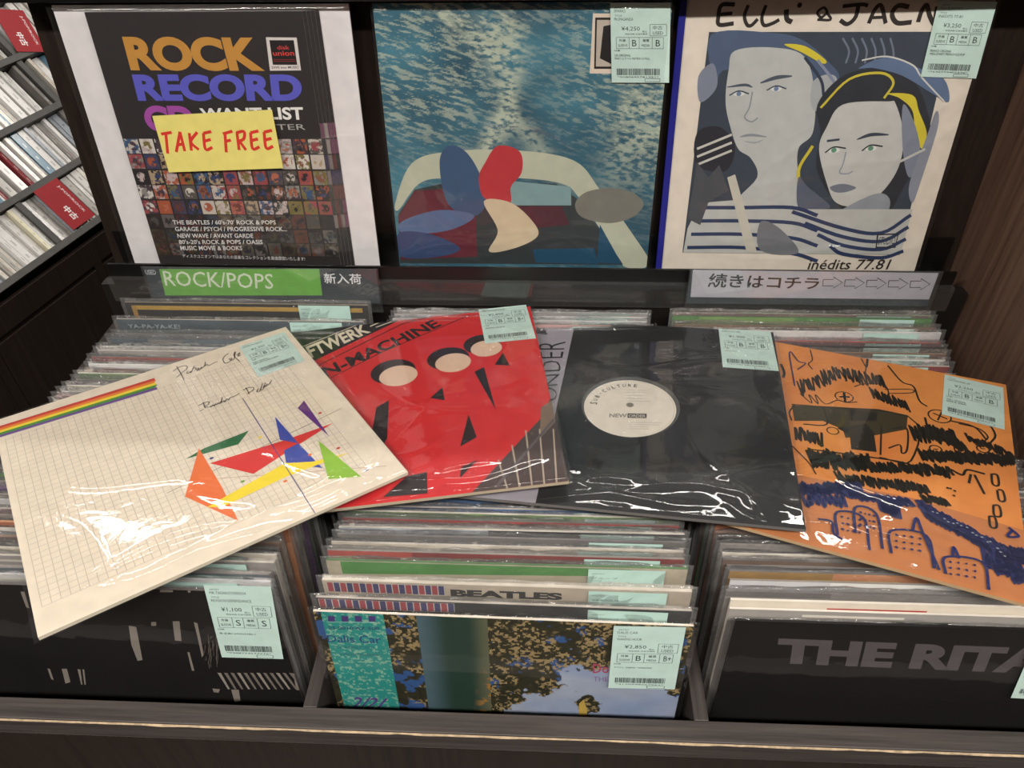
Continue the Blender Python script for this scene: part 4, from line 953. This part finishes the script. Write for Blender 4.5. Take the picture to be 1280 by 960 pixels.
# vertical cabinet below
P0 = O_ + (-D_) * (tiers[-1] - .0205)
cab = empty('low_cabinet', 'dark brown low cabinet with recessed finger slots under the disc rack', 'cabinet', Matrix([[E_[i], NO[i] * 1, (0, 0, 1)[i], P0[i] * (1 if i < 2 else 0)] for i in range(3)] + [[0, 0, 0, 1]]))
H = P0[2] - .012; flip = 1 if cab.matrix_world.to_3x3().determinant() > 0 else -1
c_m = Matrix([[E_[i], -NO[i], (0, 0, 1)[i], (P0[0], P0[1], 0)[i]] for i in range(3)] + [[0, 0, 0, 1]])
if c_m.to_3x3().determinant() < 0: c_m = Matrix([[-E_[i], -NO[i], (0, 0, 1)[i], (P0[0], P0[1], 0)[i]] for i in range(3)] + [[0, 0, 0, 1]]); ex = -1
else: ex = 1
cab.matrix_world = c_m     # local y runs away from the aisle into the cabinet
def cbox(name, x0, x1, y0, y1, z0, z1, m): a, b = sorted((x0 * ex, x1 * ex)); return box(name, (a, b, y0, y1, z0, z1), m, cab, .0015)
cbox('cabinet_body', X0, X1, .012, .30, 0, H - .22, M_VBLACK)
cbox('top_fascia', X0, X1, -.002, .0115, H - .075, H - .010, M_DARKW)
xd = X0
for i, wd in enumerate((.30, .385, .385, .46)):
    cbox('cabinet_door', xd + .015, xd + wd - .015, -.002, .0115, .08, H - .088, M_DARKW); cbox('door_stile', xd + wd - .0145, xd + wd + .0145, -.001, .0115, .08, H - .0755, M_DARKW) ; xd += wd
# discs
CASE = {}
def case_mesh(ci):
    if ci in CASE: return CASE[ci]
    c, t2 = [('#d8d4d0', '#6a6a70'), ('#c8c8c4', '#3a4a6a'), ('#a8a49c', '#8c3a34'), ('#5c8298', '#d8e0e0'), ('#e0dcd4', '#c8a04a'), ('#787470', '#d0ccc8'), ('#b8b4ae', '#4a4a4a'), ('#cfc8bc', '#a05a4a'), ('#9aa0a8', '#3a3a3c'), ('#d8d0b0', '#7a6a3a'), ('#8c2f34', '#e0c8c0'), ('#e6e4e2', '#8a8a90')][ci]
    A = Art(None); t = .0101; h = .125; d = .142; k = 0
    x0, x1 = -t / 2, t / 2
    A.V = [(x0, 0, -d), (x1, 0, -d), (x1, h, -d), (x0, h, -d), (x0, 0, 0), (x1, 0, 0), (x1, h, 0), (x0, h, 0)]
    A.F = [(0, 3, 2, 1), (4, 5, 6, 7), (0, 1, 5, 4), (1, 2, 6, 5), (2, 3, 7, 6), (3, 0, 4, 7)]; A.C = [hexc(c)] * 6
    r_ = random.Random(ci); y = .012; A.z = .00005
    while y < .11:
        l = r_.uniform(.008, .03); A.rect(-.0012, .0012, y, y + l * .6, tuple(.5 * a + .5 * b for a, b in zip(hexc(c), hexc(t2)))); y += l + r_.uniform(.008, .03)
    me = A.mesh('disc_case', M_CASE); CASE[ci] = me; return me
M_CASE = print_mat('glossy_case', .15, .6)
names = ['white', 'pale grey', 'grey', 'blue', 'cream', 'dark grey', 'stone grey', 'buff', 'steel grey', 'straw yellow', 'dark red', 'bright white']
for k in range(1, len(TT)):
    t = TT[k]; x = -.45
    row = ['second row from the top', 'top row', 'second row', 'third row', 'bottom row'][k]
    while x < .66:
        if any(abs(x - xu) < .0165 for xu in XU[k - 1]): x += .006; continue
        if rs.random() < .04: x += rs.uniform(.006, .02); continue
        ci = rs.choice([0, 0, 0, 1, 1, 2, 3, 4, 4, 6, 6, 7, 7, 8, 9, 5, 11, 11, 11, 10] if rs.random() < .8 else [0, 1, 4, 6, 11])
        o = link('compact_disc', case_mesh(ci), None, None)
        tilt = rs.uniform(-.006, .006); fat = 2 if rs.random() < .22 else 1
        o.matrix_world = RM @ Matrix.Translation((x + (fat - 1) * .0051, t + .0004, SGN * rs.uniform(-.026, -.004))) @ Matrix.Rotation(tilt, 4, 'Z') @ Matrix.Diagonal((fat, 1, 1, 1))
        tag(o, f"{names[ci]} compact disc case standing in the {row} of the left rack", 'disc', f"{names[ci]} compact discs in the {row}")
        x += .0112 + (fat - 1) * .0101 + rs.choice([0, 0, .0006, .002])
# red section cards between the discs
for (q, lb, tl_) in (((80, 256), 'red section card lettered in white in the bottom row of discs', .0), ((24, 40), 'red section card lettered in white at the top of the disc rack', -.35)):
    gx, gy = on_rack(q)
    A = Art(None); A.card(.085, .125, .0012, '#7c1820', '#9c1a24')
    A.text('J-POP/ROCK', [(.031, .045), (.031, -.042), (.022, .045)], '#e8dcdc', .01, True)
    A.text('中古', [(.002, -.005), (.002, -.045), (-.018, -.005)], '#f0e8e8', .03, True)
    o = link('section_card', A.mesh('section_card'), None, None)
    o.matrix_world = RM @ Matrix.Translation((gx, gy, SGN * .006)) @ Matrix.Rotation(tl_, 4, 'Z') @ (Matrix.Identity(4) if SGN > 0 else Matrix.Rotation(math.pi, 4, 'Y'))
    tag(o, lb, 'card')
# ceiling light housings carry the lamps
for x, y, sx, sy, _pw in LAMPS:
    o = box('ceiling_light', (-sx / 2 - .02, sx / 2 + .02, -sy / 2 - .02, sy / 2 + .02, 0, .025), M_CEIL, None, .002, (x, y, 2.672)); tag(o, f"ceiling strip light housing, {'rear' if y > 3 else 'middle' if y > 0 else 'front'} row, {'left' if x < -.5 else 'centre' if x < .5 else 'right'} of the ceiling", 'light', 'ceiling strip lights')

# ------------------------------------------------------------------ labels: tell look-alikes apart by their order
ORD = ['first', 'second', 'third', 'fourth', 'fifth', 'sixth', 'seventh', 'eighth', 'ninth', 'tenth', 'eleventh', 'twelfth', 'thirteenth', 'fourteenth', 'fifteenth', 'sixteenth', 'seventeenth', 'eighteenth', 'nineteenth', 'twentieth']
G = {}
for o in list(SC.objects):
    if o.parent is None and o.get('group') and o.get('label') and o.get('category') in ('record', 'disc'): G.setdefault((o['group'], o['label']), []).append(o)
for (g, lb), L_ in G.items():
    if len(L_) < 2: continue
    if L_[0]['category'] == 'record':
        for i, o in enumerate(L_): o['label'] = ORD[i] + ' ' + lb.replace(' record', ' record from the front', 1) if i < 20 else lb
    else:
        for i, o in enumerate(L_): o['label'] = ORD[i] + ' ' + lb.replace(' case standing', ' from the left') if i < 20 else lb
